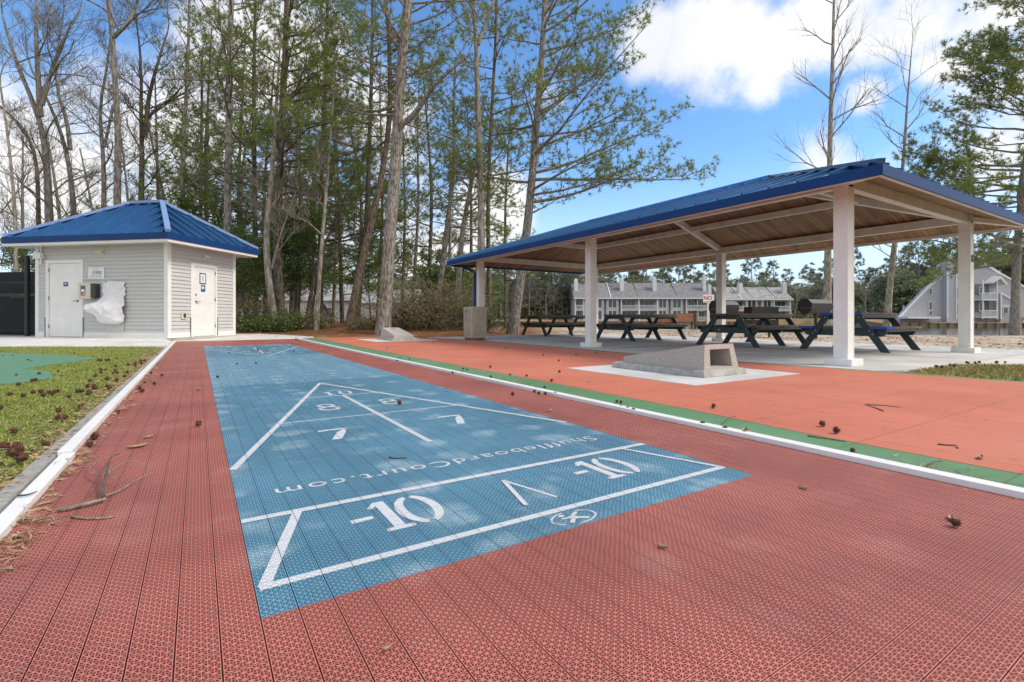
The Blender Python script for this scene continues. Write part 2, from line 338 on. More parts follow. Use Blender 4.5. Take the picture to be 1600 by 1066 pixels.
def ground():
    v, f = [(0, 0, -.03)], []
    rad = [1.5]; 
    while rad[-1] < 200: rad.append(rad[-1] * 1.035 + .02)
    rad += [260, 400, 800, 2000, 5000]
    na = 400
    for R in rad:
        for k in range(na):
            a = 2 * math.pi * k / na; x, y = R * math.cos(a), R * math.sin(a); v.append((x, y, gh(x, y)))
    for k in range(na): f.append((0, 1 + k, 1 + (k + 1) % na, 0))
    q = []
    for i in range(len(rad) - 1):
        for k in range(na): a, b = 1 + i * na + k, 1 + i * na + (k + 1) % na; q.append((a, a + na, b + na, b))
    me = bpy.data.meshes.new('ground'); me.from_pydata(v, [], [t[:3] for t in f] + q); me.update()
    at = me.attributes.new('sand', 'FLOAT', 'POINT')
    vals = []
    for x, y, z in v:
        Zc = x * ST + y * CT; Xc = x * CT - y * ST; r = Xc / max(Zc, .1)
        s = min(max((r - .02) / .1, 0), 1) if Zc > 10 else (1 if x > 14 else 0)
        vals.append(s if Zc < itp(SHORE, r) + 4 else -1.0)
    at.data.foreach_set('value', vals)
    m = bpy.data.materials.new('ground'); m.use_nodes = True; t = m.node_tree; b = t.nodes['Principled BSDF']; b.inputs['Roughness'].default_value = .95; b.inputs['Specular IOR Level'].default_value = .1
    ge = node(t, 'ShaderNodeNewGeometry'); p = ge.outputs['Position']; an = node(t, 'ShaderNodeAttribute', attribute_name='sand'); sa = N(t, an.outputs['Fac'])
    sand = mix(t, noise(t, p, .8, 6, .65).ramp(.35, .65), (.56, .48, .37), (.42, .33, .24)); deb = noise(t, p, 1.1, 8, .75).ramp(.54, .62)
    sand = mix(t, deb * .8, sand, (.13, .075, .045))
    stw = mix(t, noise(t, p, 14, 6, .7).ramp(.35, .65), (.30, .125, .055), (.14, .075, .04)); stw = mix(t, noise(t, p, 1.3, 4, .6).ramp(.5, .7) * .6, stw, (.36, .27, .16))
    grs = mix(t, noise(t, p, .25, 4, .6).ramp(.4, .6), (.17, .15, .06), (.27, .18, .10))
    c = mix(t, sa.ramp(.0, 1), stw, sand); c = mix(t, sa.lt(-.3), c, grs); t.links.new(c, b.inputs[0])
    bp = node(t, 'ShaderNodeBump'); bp.inputs['Strength'].default_value = .8; bp.inputs['Distance'].default_value = .05; t.links.new(noise(t, p, 9, 6, .7).k, bp.inputs['Height']); t.links.new(bp.outputs[0], b.inputs['Normal'])
    me.materials.append(m); me.polygons.foreach_set('use_smooth', [True] * len(me.polygons))
    o = bpy.data.objects.new('ground', me); C.objects.link(o); tag(o, 'pine straw, sand and dead grass ground around the courts', kind='structure')
ground()
# lagoon
m = bpy.data.materials.new('water'); m.use_nodes = True; t = m.node_tree; b = t.nodes['Principled BSDF']; b.inputs['Base Color'].default_value = (.035, .045, .042, 1); b.inputs['Roughness'].default_value = .07
b.inputs['Specular IOR Level'].default_value = .8
ge = node(t, 'ShaderNodeNewGeometry'); bp = node(t, 'ShaderNodeBump'); bp.inputs['Strength'].default_value = .14; bp.inputs['Distance'].default_value = .05
t.links.new(noise(t, ge.outputs['Position'], 1.6, 4, .6).k, bp.inputs['Height']); t.links.new(bp.outputs[0], b.inputs['Normal']); M['water'] = m
nr = [(r, itp(SHORE, r) - 2) for r in (-.35, 0, .26, .52, .84, 1.03, 1.6)]; fr_ = [(r, itp(FAR, r) + 2) for r in (1.6, .78, .62, .5, -.35)]
MB().prism([tuple(W(r * Z, Z))[:2] for r, Z in nr + fr_], -.80, -.76).obj('lagoon_water', 'water', label='still grey lagoon water beyond the sand', kind='structure')

# ------------------------------------------------------------------ courts
def sheet(name, poly, z, m, label=None, th=.03):
    return MB().prism(poly, z - th, z).obj(name, m, label=label, kind='structure')
BX0, BX1, BY0, BY1 = .115, 1.945, 1.195, 13.4
YE = 16.6
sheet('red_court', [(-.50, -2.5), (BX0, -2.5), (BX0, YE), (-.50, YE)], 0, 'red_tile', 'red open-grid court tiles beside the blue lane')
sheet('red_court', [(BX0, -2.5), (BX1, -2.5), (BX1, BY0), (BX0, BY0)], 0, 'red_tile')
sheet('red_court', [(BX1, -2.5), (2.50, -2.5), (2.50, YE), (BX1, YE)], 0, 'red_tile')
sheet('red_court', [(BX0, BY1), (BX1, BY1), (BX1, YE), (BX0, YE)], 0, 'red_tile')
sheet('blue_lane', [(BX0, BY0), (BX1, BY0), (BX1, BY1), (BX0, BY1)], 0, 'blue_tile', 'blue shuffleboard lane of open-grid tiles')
ORX = [(2.93, -2.5), (2.90, .6), (2.90, 1.5), (2.96, 2.3), (3.0, 4), (3.02, 6), (3.05, 9), (3.15, 13), (3.3, 17.2)]
OUT = [(7.0, 1.5), (6.95, 2.6), (6.75, 4.3), (6.62, 6.0), (6.75, 9), (6.9, 12.5), (6.2, 15.2), (4.6, 17.2)]
RIG = [(7.35, -2.5), (7.15, 0)] + OUT
sheet('orange_court', ORX + RIG[::-1], .0, 'orange_tile', 'orange sport tile court between the lane and pavilion')
sheet('green_border', [(2.585, -2.5)] + ORX + [(2.62, 17.2), (2.585, 12)], -.002, 'green_tile', 'green tile band beside the white strip')
def offs(line, d):
    return [(x + d, y) for x, y in line]
gb = RIG; sheet('green_border', gb + [(x + .16 + (.1 if y > 13 else 0), y) for x, y in gb[::-1]], -.003, 'green_tile')
sheet('pavilion_slab', [(6.7, 3.6), (6.75, 3.0), (7.5, 2.62), (14.5, 2.62), (14.5, 15.8), (6.6, 15.8), (6.9, 12.5), (6.72, 9), (6.6, 6)], -.008, 'slab_concrete', 'grey concrete slab under the picnic pavilion', .06)
sheet('path', [(9.2, 2.60), (9.9, 2.0), (22, 0.4), (22, 1.6), (15, 2.60)], -.012, 'concrete', 'pale concrete path at the corner of the pavilion', .05)
# seams of the slab
for y in (5.3, 7.95, 10.6, 13.2): MB().box((6.9, y - .006, -.0075), (14.4, y + .006, -.006)).obj('slab_joint', 'dark_grey', kind='structure')
MB().box((10.4, 2.7, -.0075), (10.412, 15.6, -.006)).obj('slab_joint', 'dark_grey', kind='structure')
# hut pad (slopes up a little to the hut)
HR = -math.radians(42.0); FL = Vector((-3.955, 19.632, .10)); HX = Vector((math.cos(HR), math.sin(HR), 0)); HY_ = Vector((-math.sin(HR), math.cos(HR), 0))
def hl(x, y, z=0): return FL + HX * x + HY_ * y + Vector((0, 0, z))
A = W(-20, 11.35, .0); Bq = Vector((-.585, 13.7, 0)); q1 = Vector((-.585, YE, 0)); q2 = Vector((2.60, YE, 0)); q3 = Vector((3.3, 17.6, .02)); q4 = Vector((2.6, 19.2, .05))
h1 = hl(4.6, 3.6, 0); h2 = hl(4.6, -.35, 0); h3 = hl(-9, -.35, 0); h4 = hl(-9, 3.6, 0)
pad = MB(); vs = [A, Bq, q1, q2, q3, q4, h1, h2, h3, h4]; vs2 = [p - Vector((0, 0, .15)) for p in vs]
pad.add([tuple(p) for p in vs + vs2], [(0, 1, 7, 8), (1, 2, 7), (2, 3, 4), (2, 4, 5, 6), (2, 6, 7), (7, 6, 9, 8), (0, 10, 11, 1), (3, 13, 14, 4), (4, 14, 15, 5), (5, 15, 16, 6)])
pad.obj('walkway', 'concrete', label='pale concrete walk in front of the grey hut', kind='structure')
# left lawn, mini golf turf
LAWN = [(-.60, -2.5), (-.60, 13.6), tuple(W(-7.9, 11.2))[:2], tuple(W(-20, 11.2))[:2], tuple(W(-20, 1.0))[:2], (-6, -2.5)]
mat('lawn_soil', (.19, .24, .05), .95, (.26, .17, .07), 1.6, .8, 40)
sheet('lawn', LAWN, -.012, 'lawn_soil', 'mossy green lawn strewn with pine straw')
sheet('lawn', [(6.98 + .2, 1.5), (7.3, 2.55), (9.1, 2.55), (9.8, 1.95), (22, .3), (22, -2.5), (7.55, -2.5), (7.35, 0)], -.014, 'lawn_soil')
tf = [W(-14, 9.0), W(-10.5, 9.0), W(-8.2, 8.55), W(-6.75, 7.95), W(-6.0, 7.3), W(-5.65, 6.45), W(-5.5, 5.8), W(-5.15, 5.2), W(-5.1, 4.6), W(-5.6, 4.2), W(-12, 4.2)]
tf = [W(-14, 9.6), W(-9.7, 9.3), W(-7.75, 8.6), W(-6.6, 7.9), W(-6.4, 7.0), W(-6.2, 6.3), W(-5.6, 6.0), W(-4.95, 5.35), W(-4.9, 4.9), W(-5.2, 4.55), W(-12, 4.3)]
sheet('golf_turf', [tuple(p)[:2] for p in tf], .008, 'turf_green', 'green artificial turf patch in the left lawn', .02)
# stray edging stones next to the kerb
MB().prism([(-.615, -2.5), (-.555, -2.5), (-.555, 13.6), (-.615, 13.6)], -.05, .012).obj('edging', 'granite', label='grey stone edging outside the white curb', kind='structure')
# white curb in two lengths
k = MB().box((-.533, -2.2, -.02), (-.482, 3.05, .026)); k.obj('kerb', 'white_paint', bevel=.004, label='white painted timber curb between lawn and red tiles, near length', kind='structure')
rnd = random.Random(3)
k = MB(); k.box((-.552, 3.075, -.02), (-.498, 4.0, .030)); k.box((-.553, 4.004, -.02), (-.499, 16.4, .030))
k.obj('kerb', 'white_paint', bevel=.004, label='white painted timber curb between lawn and red tiles, far length', kind='structure')
st = MB(); line = [(2.50, -2.5), (2.50, 2.4), (2.52, 4.5), (2.53, 9), (2.56, 13), (2.60, 16.9)]
for (x0, y0), (x1, y1) in zip(line, line[1:]):
    st.add([(x0, y0, -.02), (x0 + .07, y0, -.02), (x1 + .07, y1, -.02), (x1, y1, -.02), (x0, y0, .024), (x0 + .07, y0, .024), (x1 + .07, y1, .024), (x1, y1, .024)], [(4, 5, 6, 7), (0, 4, 7, 3), (1, 2, 6, 5), (0, 1, 5, 4), (3, 7, 6, 2)])
st.obj('edge_strip', 'white_paint', label='white edge strip between the red tiles and the green band', kind='structure')
# -------- lane markings
ZM = .0015
mk = MB()
def line2(a, b, w):
    a, b = Vector((*a, 0)), Vector((*b, 0)); d = (b - a).normalized(); n_ = Vector((-d.y, d.x, 0)) * w / 2
    mk.add([(p.x, p.y, ZM + .0003 * mk.cnt) for p in (a - n_, b - n_, b + n_, a + n_)], [(0, 1, 2, 3)]); mk.cnt = (mk.cnt + 1) % 5
mk.cnt = 0
XC = 1.03
def marks(fy, ends=True):
    y0, y1, y2, y3, y4, y5 = [fy(v) for v in (1.33, 1.795, 2.42, 3.33, 4.275, 5.19)]
    line2((BX0 + .01, y0), (BX1 - .01, y0), .030); line2((BX0 + .002, y1), (BX1 - .002, y1), .034)
    line2((BX0 + .02, y0), (.285, y1), .030); line2((BX1 - .02, y0), (1.775, y1), .022)
    line2((BX0 + .01, y2), (XC, y5), .030); line2((BX1 - .01, y2), (XC, y5), .030)
    line2((.44, y3), (1.62, y3), .019); line2((.745, y4), (1.315, y4), .019)
    line2((XC, y2), (XC, y4), .030)
    line2((XC, fy(1.69)), (.96, fy(1.42)), .018); line2((XC, fy(1.69)), (1.10, fy(1.43)), .014)
marks(lambda v: v); marks(lambda v: 14.59 - v)
def ring(cx, cy, rx, ry, wx, wy, gap=(), n=40, flip=1):
    for i in range(n):
        a, b = 2 * math.pi * i / n, 2 * math.pi * (i + 1) / n
        mid = math.degrees((a + b) / 2)
        if any(lo < mid < hi for lo, hi in gap): continue
        mk.add([(cx + rx * math.cos(a), cy + ry * math.sin(a), ZM), (cx + rx * math.cos(b), cy + ry * math.sin(b), ZM), (cx + (rx - wx) * math.cos(b), cy + (ry - wy) * math.sin(b), ZM), (cx + (rx - wx) * math.cos(a), cy + (ry - wy) * math.sin(a), ZM)], [(0, 1, 2, 3)])
def pl(pts): mk.add([(x, y, ZM) for x, y in pts], [tuple(range(len(pts)))])
def glyph(ch, cx, cy, h, s=1):          # s=-1: turned half round
    k = h / .26 * s
    P = lambda L: [(cx + x * k, cy + y * k) for x, y in L]
    if ch == '1':
        pl(P([(-.018, -.13), (.018, -.13), (.018, .13), (-.018, .13)])); pl(P([(.018, -.13), (.045, -.13), (.045, -.105), (.018, -.105)])); pl(P([(-.045, -.13), (-.018, -.13), (-.018, -.105), (-.045, -.105)])); pl(P([(-.018, .13), (-.05, .085), (-.04, .07), (-.018, .09)]))
    if ch == '0': ring(cx, cy, .074 * abs(k), .13 * abs(k), .034 * abs(k), .026 * abs(k), ((262, 279), (82, 98)))
    if ch == '8':
        for sgn, rr, ryy in ((1, .058, .062), (-1, .07, .07)): ring(cx, cy + sgn * .062 * abs(k), 1.12 * rr * abs(k), ryy * abs(k), .028 * abs(k), .024 * abs(k), ((172, 188), (352, 360), (0, 8)))
    if ch == '7':
        pl(P([(-.085, .095), (-.02, .105), (.075, .10), (.085, .13), (-.02, .135), (-.075, .13)])); pl(P([(.085, .13), (.055, .10), (.005, .03), (-.055, -.125), (-.015, -.135), (.0, -.12), (.045, .0)])) 
    if ch == '-': pl(P([(-.036, -.014), (.036, -.008), (.036, .018), (-.036, .016)]))
for fy, s in ((lambda v: v, 1), (lambda v: 14.59 - v, -1)):
    for dx in (0, .915) if s == 1 else (.0, .915):
        for ch, x in (('-', .447), ('1', .535), ('0', .637)):
            xx = (x + dx) if s == 1 else 2 * XC - (x + dx)
            glyph(ch, xx, fy(1.60), .26, s)
    for x in (.66, 1.40): glyph('7', x, fy(2.87), .26, s)
    for x in (.80, 1.26): glyph('8', x, fy(3.77), .27, s)
    glyph('1', XC - .075 * s, fy(4.43), .20, s); glyph('0', XC + .055 * s, fy(4.43), .20, s)
# running figure emblem in a broken ring
ring(1.035, 1.255, .088, .05, .008, .006, ((60, 95), (225, 262)))
for a, b, w in (((1.02, 1.262), (1.045, 1.245), .020), ((1.045, 1.245), (1.075, 1.225), .013), ((1.035, 1.25), (1.0, 1.222), .014), ((1.035, 1.265), (1.07, 1.285), .012), ((1.03, 1.26), (.99, 1.262), .010)): line2(a, b, w)
ring(1.005, 1.283, .010, .009, .0099, .0089)
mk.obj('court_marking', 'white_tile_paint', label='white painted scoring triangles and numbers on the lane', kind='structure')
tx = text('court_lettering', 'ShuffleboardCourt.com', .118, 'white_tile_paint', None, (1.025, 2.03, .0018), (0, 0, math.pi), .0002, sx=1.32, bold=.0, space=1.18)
cu_w = tx.dimensions.x
bpy.context.view_layer.update(); tx.scale = (1.56 / max(v.co.x for v in tx.data.vertices) / 2, 1, 1)
tag(tx, 'white curved wording painted upside down across the lane', kind='structure')
# ------------------------------------------------------------------ hip roofs
def hip_roof(root, x0, y0, x1, y1, ze, ra, rb, zr, seam, th=.05, fh=.13, rib=.03, sw=.032, mt='roof_blue', capw=.09, ceil=True):
    """eave rectangle x0..x1, y0..y1 at height ze; ridge from ra to rb (x,y) at height zr"""
    c = [Vector((x0, y0, ze)), Vector((x1, y0, ze)), Vector((x1, y1, ze)), Vector((x0, y1, ze))]
    A_, B_ = Vector((*ra, zr)), Vector((*rb, zr)); dn = Vector((0, 0, th))
    along_x = (x1 - x0) >= (y1 - y0)
    planes = [(c[0], c[1], A_, B_), (c[2], c[3], B_, A_), (c[1], c[2], B_, B_), (c[3], c[0], A_, A_)] if along_x else [(c[1], c[2], A_, B_), (c[3], c[0], B_, A_), (c[0], c[1], A_, A_), (c[2], c[3], B_, B_)]
    mb = MB()
    for p, q, a, b in planes:
        tri = (b - a).length < 1e-6
        mb.add([p, q, b] if tri else [p, q, b, a], [(0, 1, 2)] if tri else [(0, 1, 2, 3)])
    roof = mb.obj('roof', mt, root)
    sm = MB()
    for p, q, a, b in planes:
        d = (q - p); L = d.length; d.normalize(); nrm = d.cross(((a + b) / 2 - p)).normalized()
        if nrm.z < 0: nrm = -nrm
        ta, tb = (a - p).dot(d), (b - p).dot(d); k = int(L / seam); off = (L - k * seam) / 2
        inw = Vector((-d.y, d.x, 0)); inw = inw if inw.dot(a - p) > 0 else -inw; run = (a - p).dot(inw)
        for i in range(k + 1):
            t_ = off + i * seam
            f = t_ / ta if t_ < ta else ((L - t_) / (L - tb) if t_ > tb else 1)
            if f < .04: continue
            s0 = p + d * t_; s1 = s0 + (inw * run + Vector((0, 0, zr - ze))) * f
            sm.beam(s0 + nrm * rib / 2, s1 + nrm * rib / 2, sw, rib, up=nrm)
    sm.obj('seams', mt, roof)
    cp = MB()
    for p, a in (((c[0]), A_), (c[3] if along_x else c[1], A_), (c[1] if along_x else c[3], B_), (c[2], B_)):
        cp.beam(p + Vector((0, 0, rib - .006)), a + Vector((0, 0, rib - .006)), capw, rib + .02)
    cp.beam(A_ + Vector((0, 0, rib - .004)), B_ + Vector((0, 0, rib - .004)), capw, rib + .022); cp.obj('hip_cap', 'roof_trim' if capw > .1 else mt, roof)
    fb = MB()
    fb.box((x0 - .02, y0 - .02, ze - fh), (x1 + .02, y0, ze + .012)); fb.box((x0 - .02, y1, ze - fh), (x1 + .02, y1 + .02, ze + .012))
    fb.box((x0 - .02, y0 + .0005, ze - fh), (x0, y1 - .0005, ze + .0115)); fb.box((x1, y0 + .0005, ze - fh), (x1 + .02, y1 - .0005, ze + .0115)); fb.obj('fascia', 'roof_blue_edge', root)
    return roof, planes

# ------------------------------------------------------------------ the hut
hut = empty('service_hut', FL, HR, 'small grey clapboard hut with blue hipped metal roof and two white doors', 'hut')
HW, HD, HH = 4.38, 2.56, 2.66
mb = MB(); EX = .1065; n = 24
holes_f = [(.34, 1.62, 2.30)]; holes_s = [(.77, 1.78, 2.26)]
def lap(mb, f, length, holes):
    z = .14
    while z < HH - .01:
        z1 = min(z + EX, HH); seg = [(0.09, length - .09)]
        for a, b, top in holes:
            if z < top: seg = [(0.09, a), (b, length - .09)]
        for a, b in seg:
            pr = [(a, -.027, z), (b, -.027, z), (b, -.006, z1), (a, -.006, z1), (a, 0, z), (b, 0, z)]
            mb.add([f(*q) for q in pr], [(0, 1, 2, 3), (0, 4, 5, 1), (0, 3, 4), (1, 5, 2)])
        z = z1
lap(mb, lambda a, o, z: (a, o, z), HW, holes_f); lap(mb, lambda a, o, z: (HW - o, a, z), HD, holes_s)
lap(mb, lambda a, o, z: (HW - a, HD - o, z), HW, []); lap(mb, lambda a, o, z: (o, HD - a, z), HD, [])
mb.box((.0, .0, 0), (HW, HD, HH)); mb.obj('wall', 'siding', hut)
tr = MB()
for x, y in ((0, 0), (HW, 0), (HW, HD), (0, HD)):
    sx, sy = (1 if x == 0 else -1), (1 if y == 0 else -1)
    tr.box((min(x - sx * .03, x + sx * .09), min(y - sy * .03, y - sy * .001), 0.0), (max(x - sx * .03, x + sx * .09), max(y - sy * .03, y - sy * .001), HH))
    tr.box((min(x - sx * .0305, x - sx * .001), min(y - sy * .001, y + sy * .09), 0.0), (max(x - sx * .0305, x - sx * .001), max(y - sy * .001, y + sy * .09), HH))
for a, b in ((.09, .33), (1.63, HW - .09)): tr.box((a, -.028, .0), (b, -.001, .14))
for a, b in ((.09, .76), (1.79, HD - .09)): tr.box((HW + .001, a, .0), (HW + .028, b, .14))
tr.obj('trim', 'white_metal', hut)
sf = MB(); sf.box((-.47, -.47, HH - .035), (HW + .47, HD + .47, HH)); sf.obj('soffit', 'white_metal', hut)
sf = MB(); 
for a, b in (((-.49, -.49), (HW + .49, -.475)), ((-.49, HD + .475), (HW + .49, HD + .49))): sf.box((*a, HH - .075), (*b, HH - .0))
for x in (-.4895, HW + .475): sf.box((x, -.474, HH - .075), (x + .0145, HD + .474, HH - .001))
sf.obj('frieze', 'white_metal', hut)
hip_roof(hut, -.5, -.5, HW + .5, HD + .5, HH + .16, (1.80, HD / 2), (2.93, HD / 2), HH + 1.42, .42, sw=.045, fh=.155, rib=.06, capw=.13)
def door(parent, f, x0, x1, ztop, hinge_left, rz):
    d = MB(); w = .105
    d.add([f(*p) for p in []], []) if 0 else None
    def bx_(m, a0, a1, o0, o1, z0, z1):
        v = [f(a, o, z) for z in (z0, z1) for a, o in ((a0, o0), (a1, o0), (a1, o1), (a0, o1))]
        m.add(v, [(0, 3, 2, 1), (4, 5, 6, 7), (0, 1, 5, 4), (1, 2, 6, 5), (2, 3, 7, 6), (3, 0, 4, 7)])
    fr2 = MB(); bx_(fr2, x0, x0 + w, -.032, .001, 0, ztop); bx_(fr2, x1 - w * .7, x1, -.032, .001, 0, ztop); bx_(fr2, x0 + w, x1 - w * .7, -.0315, .001, ztop - w * .9, ztop); fr2.obj('door_frame', 'white_metal', parent)
    lf = MB(); bx_(lf, x0 + w + .006, x1 - w * .7 - .006, -.014, .001, .012, ztop - w * .9 - .008); leaf = lf.obj('door', 'white_metal', parent)
    gp = MB(); bx_(gp, x0 + w, x1 - w * .7, -.0045, .0, .0, ztop - w * .9); gp.obj('door_gap', 'dark_grey', leaf)
    hx = x0 + w + .004 if hinge_left else x1 - w * .7 - .004
    for z in (.31, 1.12, 1.93):
        h_ = MB(); h_.tube([f(hx, -.036, z - .05), f(hx, -.036, z + .05)], [.011, .011], 8); h_.obj('hinge', 'steel', leaf)
    kx = x1 - w * .7 - .11 if hinge_left else x0 + w + .09; s = -1 if hinge_left else 1
    hd = MB(); hd.tube([f(kx, -.014, 1.04), f(kx, -.028, 1.04)], [.034, .034], 14); hd.tube([f(kx, -.02, 1.04), f(kx, -.065, 1.04)], [.012, .012], 8)
    hd.tube([f(kx, -.062, 1.04), f(kx + s * .13, -.062, 1.035)], [.013, .009], 8); hd.obj('handle', 'steel', leaf, smooth=True)
    return leaf, kx, bx_
F1 = lambda a, o, z: (a, o, z); F2 = lambda a, o, z: (HW - o, a, z)
lf1, kx, bx_ = door(hut, F1, .34, 1.62, 2.22, True, 0)
sg = MB(); bx_(sg, .94, 1.10, -.019, -.014, 1.46, 1.585); s1 = sg.obj('door_sign', 'sign_blue', lf1)
q = MB(); bx_(q, .965, 1.075, -.0198, -.0191, 1.535, 1.55); bx_(q, .98, 1.04, -.0198, -.0191, 1.51, 1.52); q.obj('sign_text', 'sign_white', lf1)
lf2, kx2, bx_ = door(hut, F2, .77, 1.78, 2.17, False, 0)
db = MB(); db.tube([F2(kx2, -.014, 1.24), F2(kx2, -.03, 1.24)], [.024, .024], 12); db.obj('deadbolt', 'steel', lf2)
sg = MB(); bx_(sg, 1.10, 1.345, -.021, -.014, 1.57, 1.90); sg.obj('notice_frame', 'sign_blue', lf2)
sg = MB(); bx_(sg, 1.13, 1.315, -.0225, -.0212, 1.605, 1.865); sg.obj('notice_paper', 'sign_white', lf2)
q = MB()
for i, wd in enumerate((.07, .10, .05, .11, .09)): bx_(q, 1.222 - wd / 2, 1.222 + wd / 2, -.0235, -.0226, 1.80 - i * .035, 1.812 - i * .035)
q.obj('notice_text', 'sign_ink', lf2)
sg = MB(); bx_(sg, 1.155, 1.315, -.019, -.014, 1.34, 1.54); s2 = sg.obj('restroom_sign', 'sign_blue', lf2)
def stick_person(parent, cx, z, k):
    p = MB(); bx_(p, cx - .018 * k, cx + .018 * k, -.0205, -.0192, z - .05 * k, z + .03 * k); bx_(p, cx - .028 * k, cx + .028 * k, -.0206, -.0193, z - .01 * k, z + .025 * k)
    p.tube([F2(cx, -.0192, z + .048 * k), F2(cx, -.0207, z + .048 * k)], [.013 * k, .013 * k], 10); p.obj('pictogram', 'sign_white', parent)
stick_person(s2, 1.195, 1.46, .9); stick_person(s2, 1.25, 1.46, .9)
# metal jamb guards
jg = MB(); 
for a in (.315, 1.625): bx_(jg, 0, 0, 0, 0, 0, 0) if 0 else jg.box((a, -.045, .0), (a + .018, -.030, .56))
for a in (.745, 1.785): jg.box((HW + .030, a, .0), (HW + .045, a + .016, .56))
jg.obj('guard_angle', 'steel', hut)
# wall lights, junction box, outlet, under-fountain panel
def flood(f, a, z, s):
    m_ = MB(); bx_2(m_, f, a - .075, a + .075, -.03, -.022, z - .10, z + .10); l = m_.obj('wall_light', 'aed_cream', hut)
    q = MB(); bx_2(q, f, a - .06, a + .06, -.075, -.03, z - .045, z + .06)
    q.tube([f(a + s * .02, -.06, z + .02), f(a + s * .11, -.14, z - .01)], [.05, .028], 10); q.obj('lamp_head', 'aed_cream', l)
def bx_2(m, f, a0, a1, o0, o1, z0, z1):
    v = [f(a, o, z) for z in (z0, z1) for a, o in ((a0, o0), (a1, o0), (a1, o1), (a0, o1))]
    m.add(v, [(0, 3, 2, 1), (4, 5, 6, 7), (0, 1, 5, 4), (1, 2, 6, 5), (2, 3, 7, 6), (3, 0, 4, 7)])
flood(F1, 2.25, 2.42, -1); flood(F2, 1.27, 2.40, 1)
jb = MB(); jb.box((.02, -.13, 2.27), (.28, -.032, 2.43)); jb.tube([(.21, -.06, 2.43), (.21, -.06, 2.64)], [.022, .022], 8); jb.tube([(.21, -.06, 2.27), (.21, -.06, 2.12)], [.022, .022], 8); jb.obj('junction_box', 'white_metal', hut)
ot = MB(); bx_2(ot, F2, .42, .60, -.05, -.022, .52, .72); o_ = ot.obj('outlet_cover', 'aed_cream', hut); ot = MB(); bx_2(ot, F2, .48, .56, -.062, -.05, .56, .68); ot.obj('cover_lid', 'dark_grey', o_)
bp_ = MB(); bp_.box((2.43, -.040, .14), (2.99, -.029, .62)); bp_.obj('backing_board', 'siding', hut, label='pale grey board under the wrapped fountain')
# address sign
sn = MB(); sn.box((0, -.012, 0), (.53, 0, .33)); sgo = sn.obj('address_sign', 'sign_white'); sgo.location = hl(1.81, -.024, 1.66); sgo.rotation_euler = (0, 0, HR)
tag(sgo, 'white address plate reading 33900 on the grey hut wall above the cabinet', 'sign')
text('numerals', '33900', .135, 'sign_ink', sgo, (.285, -.0125, .175), (math.pi / 2, 0, 0), .0006, bold=.002)
q = MB()
for z, a, b, hh in ((.27, .17, .37, .014), (.095, .10, .44, .010), (.05, .07, .46, .014)):
    x = a
    while x < b: wd = .018 + .02 * abs(math.sin(x * 91)); q.box((x, -.0132, z), (min(x + wd, b), -.0122, z + hh)); x += wd + .008
q.obj('small_print_text', 'sign_ink', sgo)
# defibrillator cabinet
ae = empty('defibrillator_cabinet', hl(1.655, -.024, 1.08), HR, 'cream wall cabinet with a small window beside the left white door', 'cabinet')
q = MB(); q.box((0, -.17, 0), (.40, 0, .46)); q.obj('case', 'aed_cream', ae, bevel=.02)
q = MB(); q.box((.09, -.173, .10), (.25, -.1705, .38)); q.obj('window', 'glass_dark', ae)
q = MB(); q.box((.12, -.176, .12), (.22, -.1735, .28)); q.obj('inner_pack', 'sign_white', ae); q = MB(); q.box((.13, -.179, .13), (.20, -.1765, .21)); q.obj('red_mark', 'red_plastic', ae)
cs = MB(); cs.box((0, -.16, 0), (.145, 0, .40)); o = cs.obj('black_case', 'dark_grey', bevel=.03); o.location = hl(2.06, -.024, 1.12); o.rotation_euler = (0, 0, HR); tag(o, 'black rounded case hung right of the cream wall cabinet', 'case')
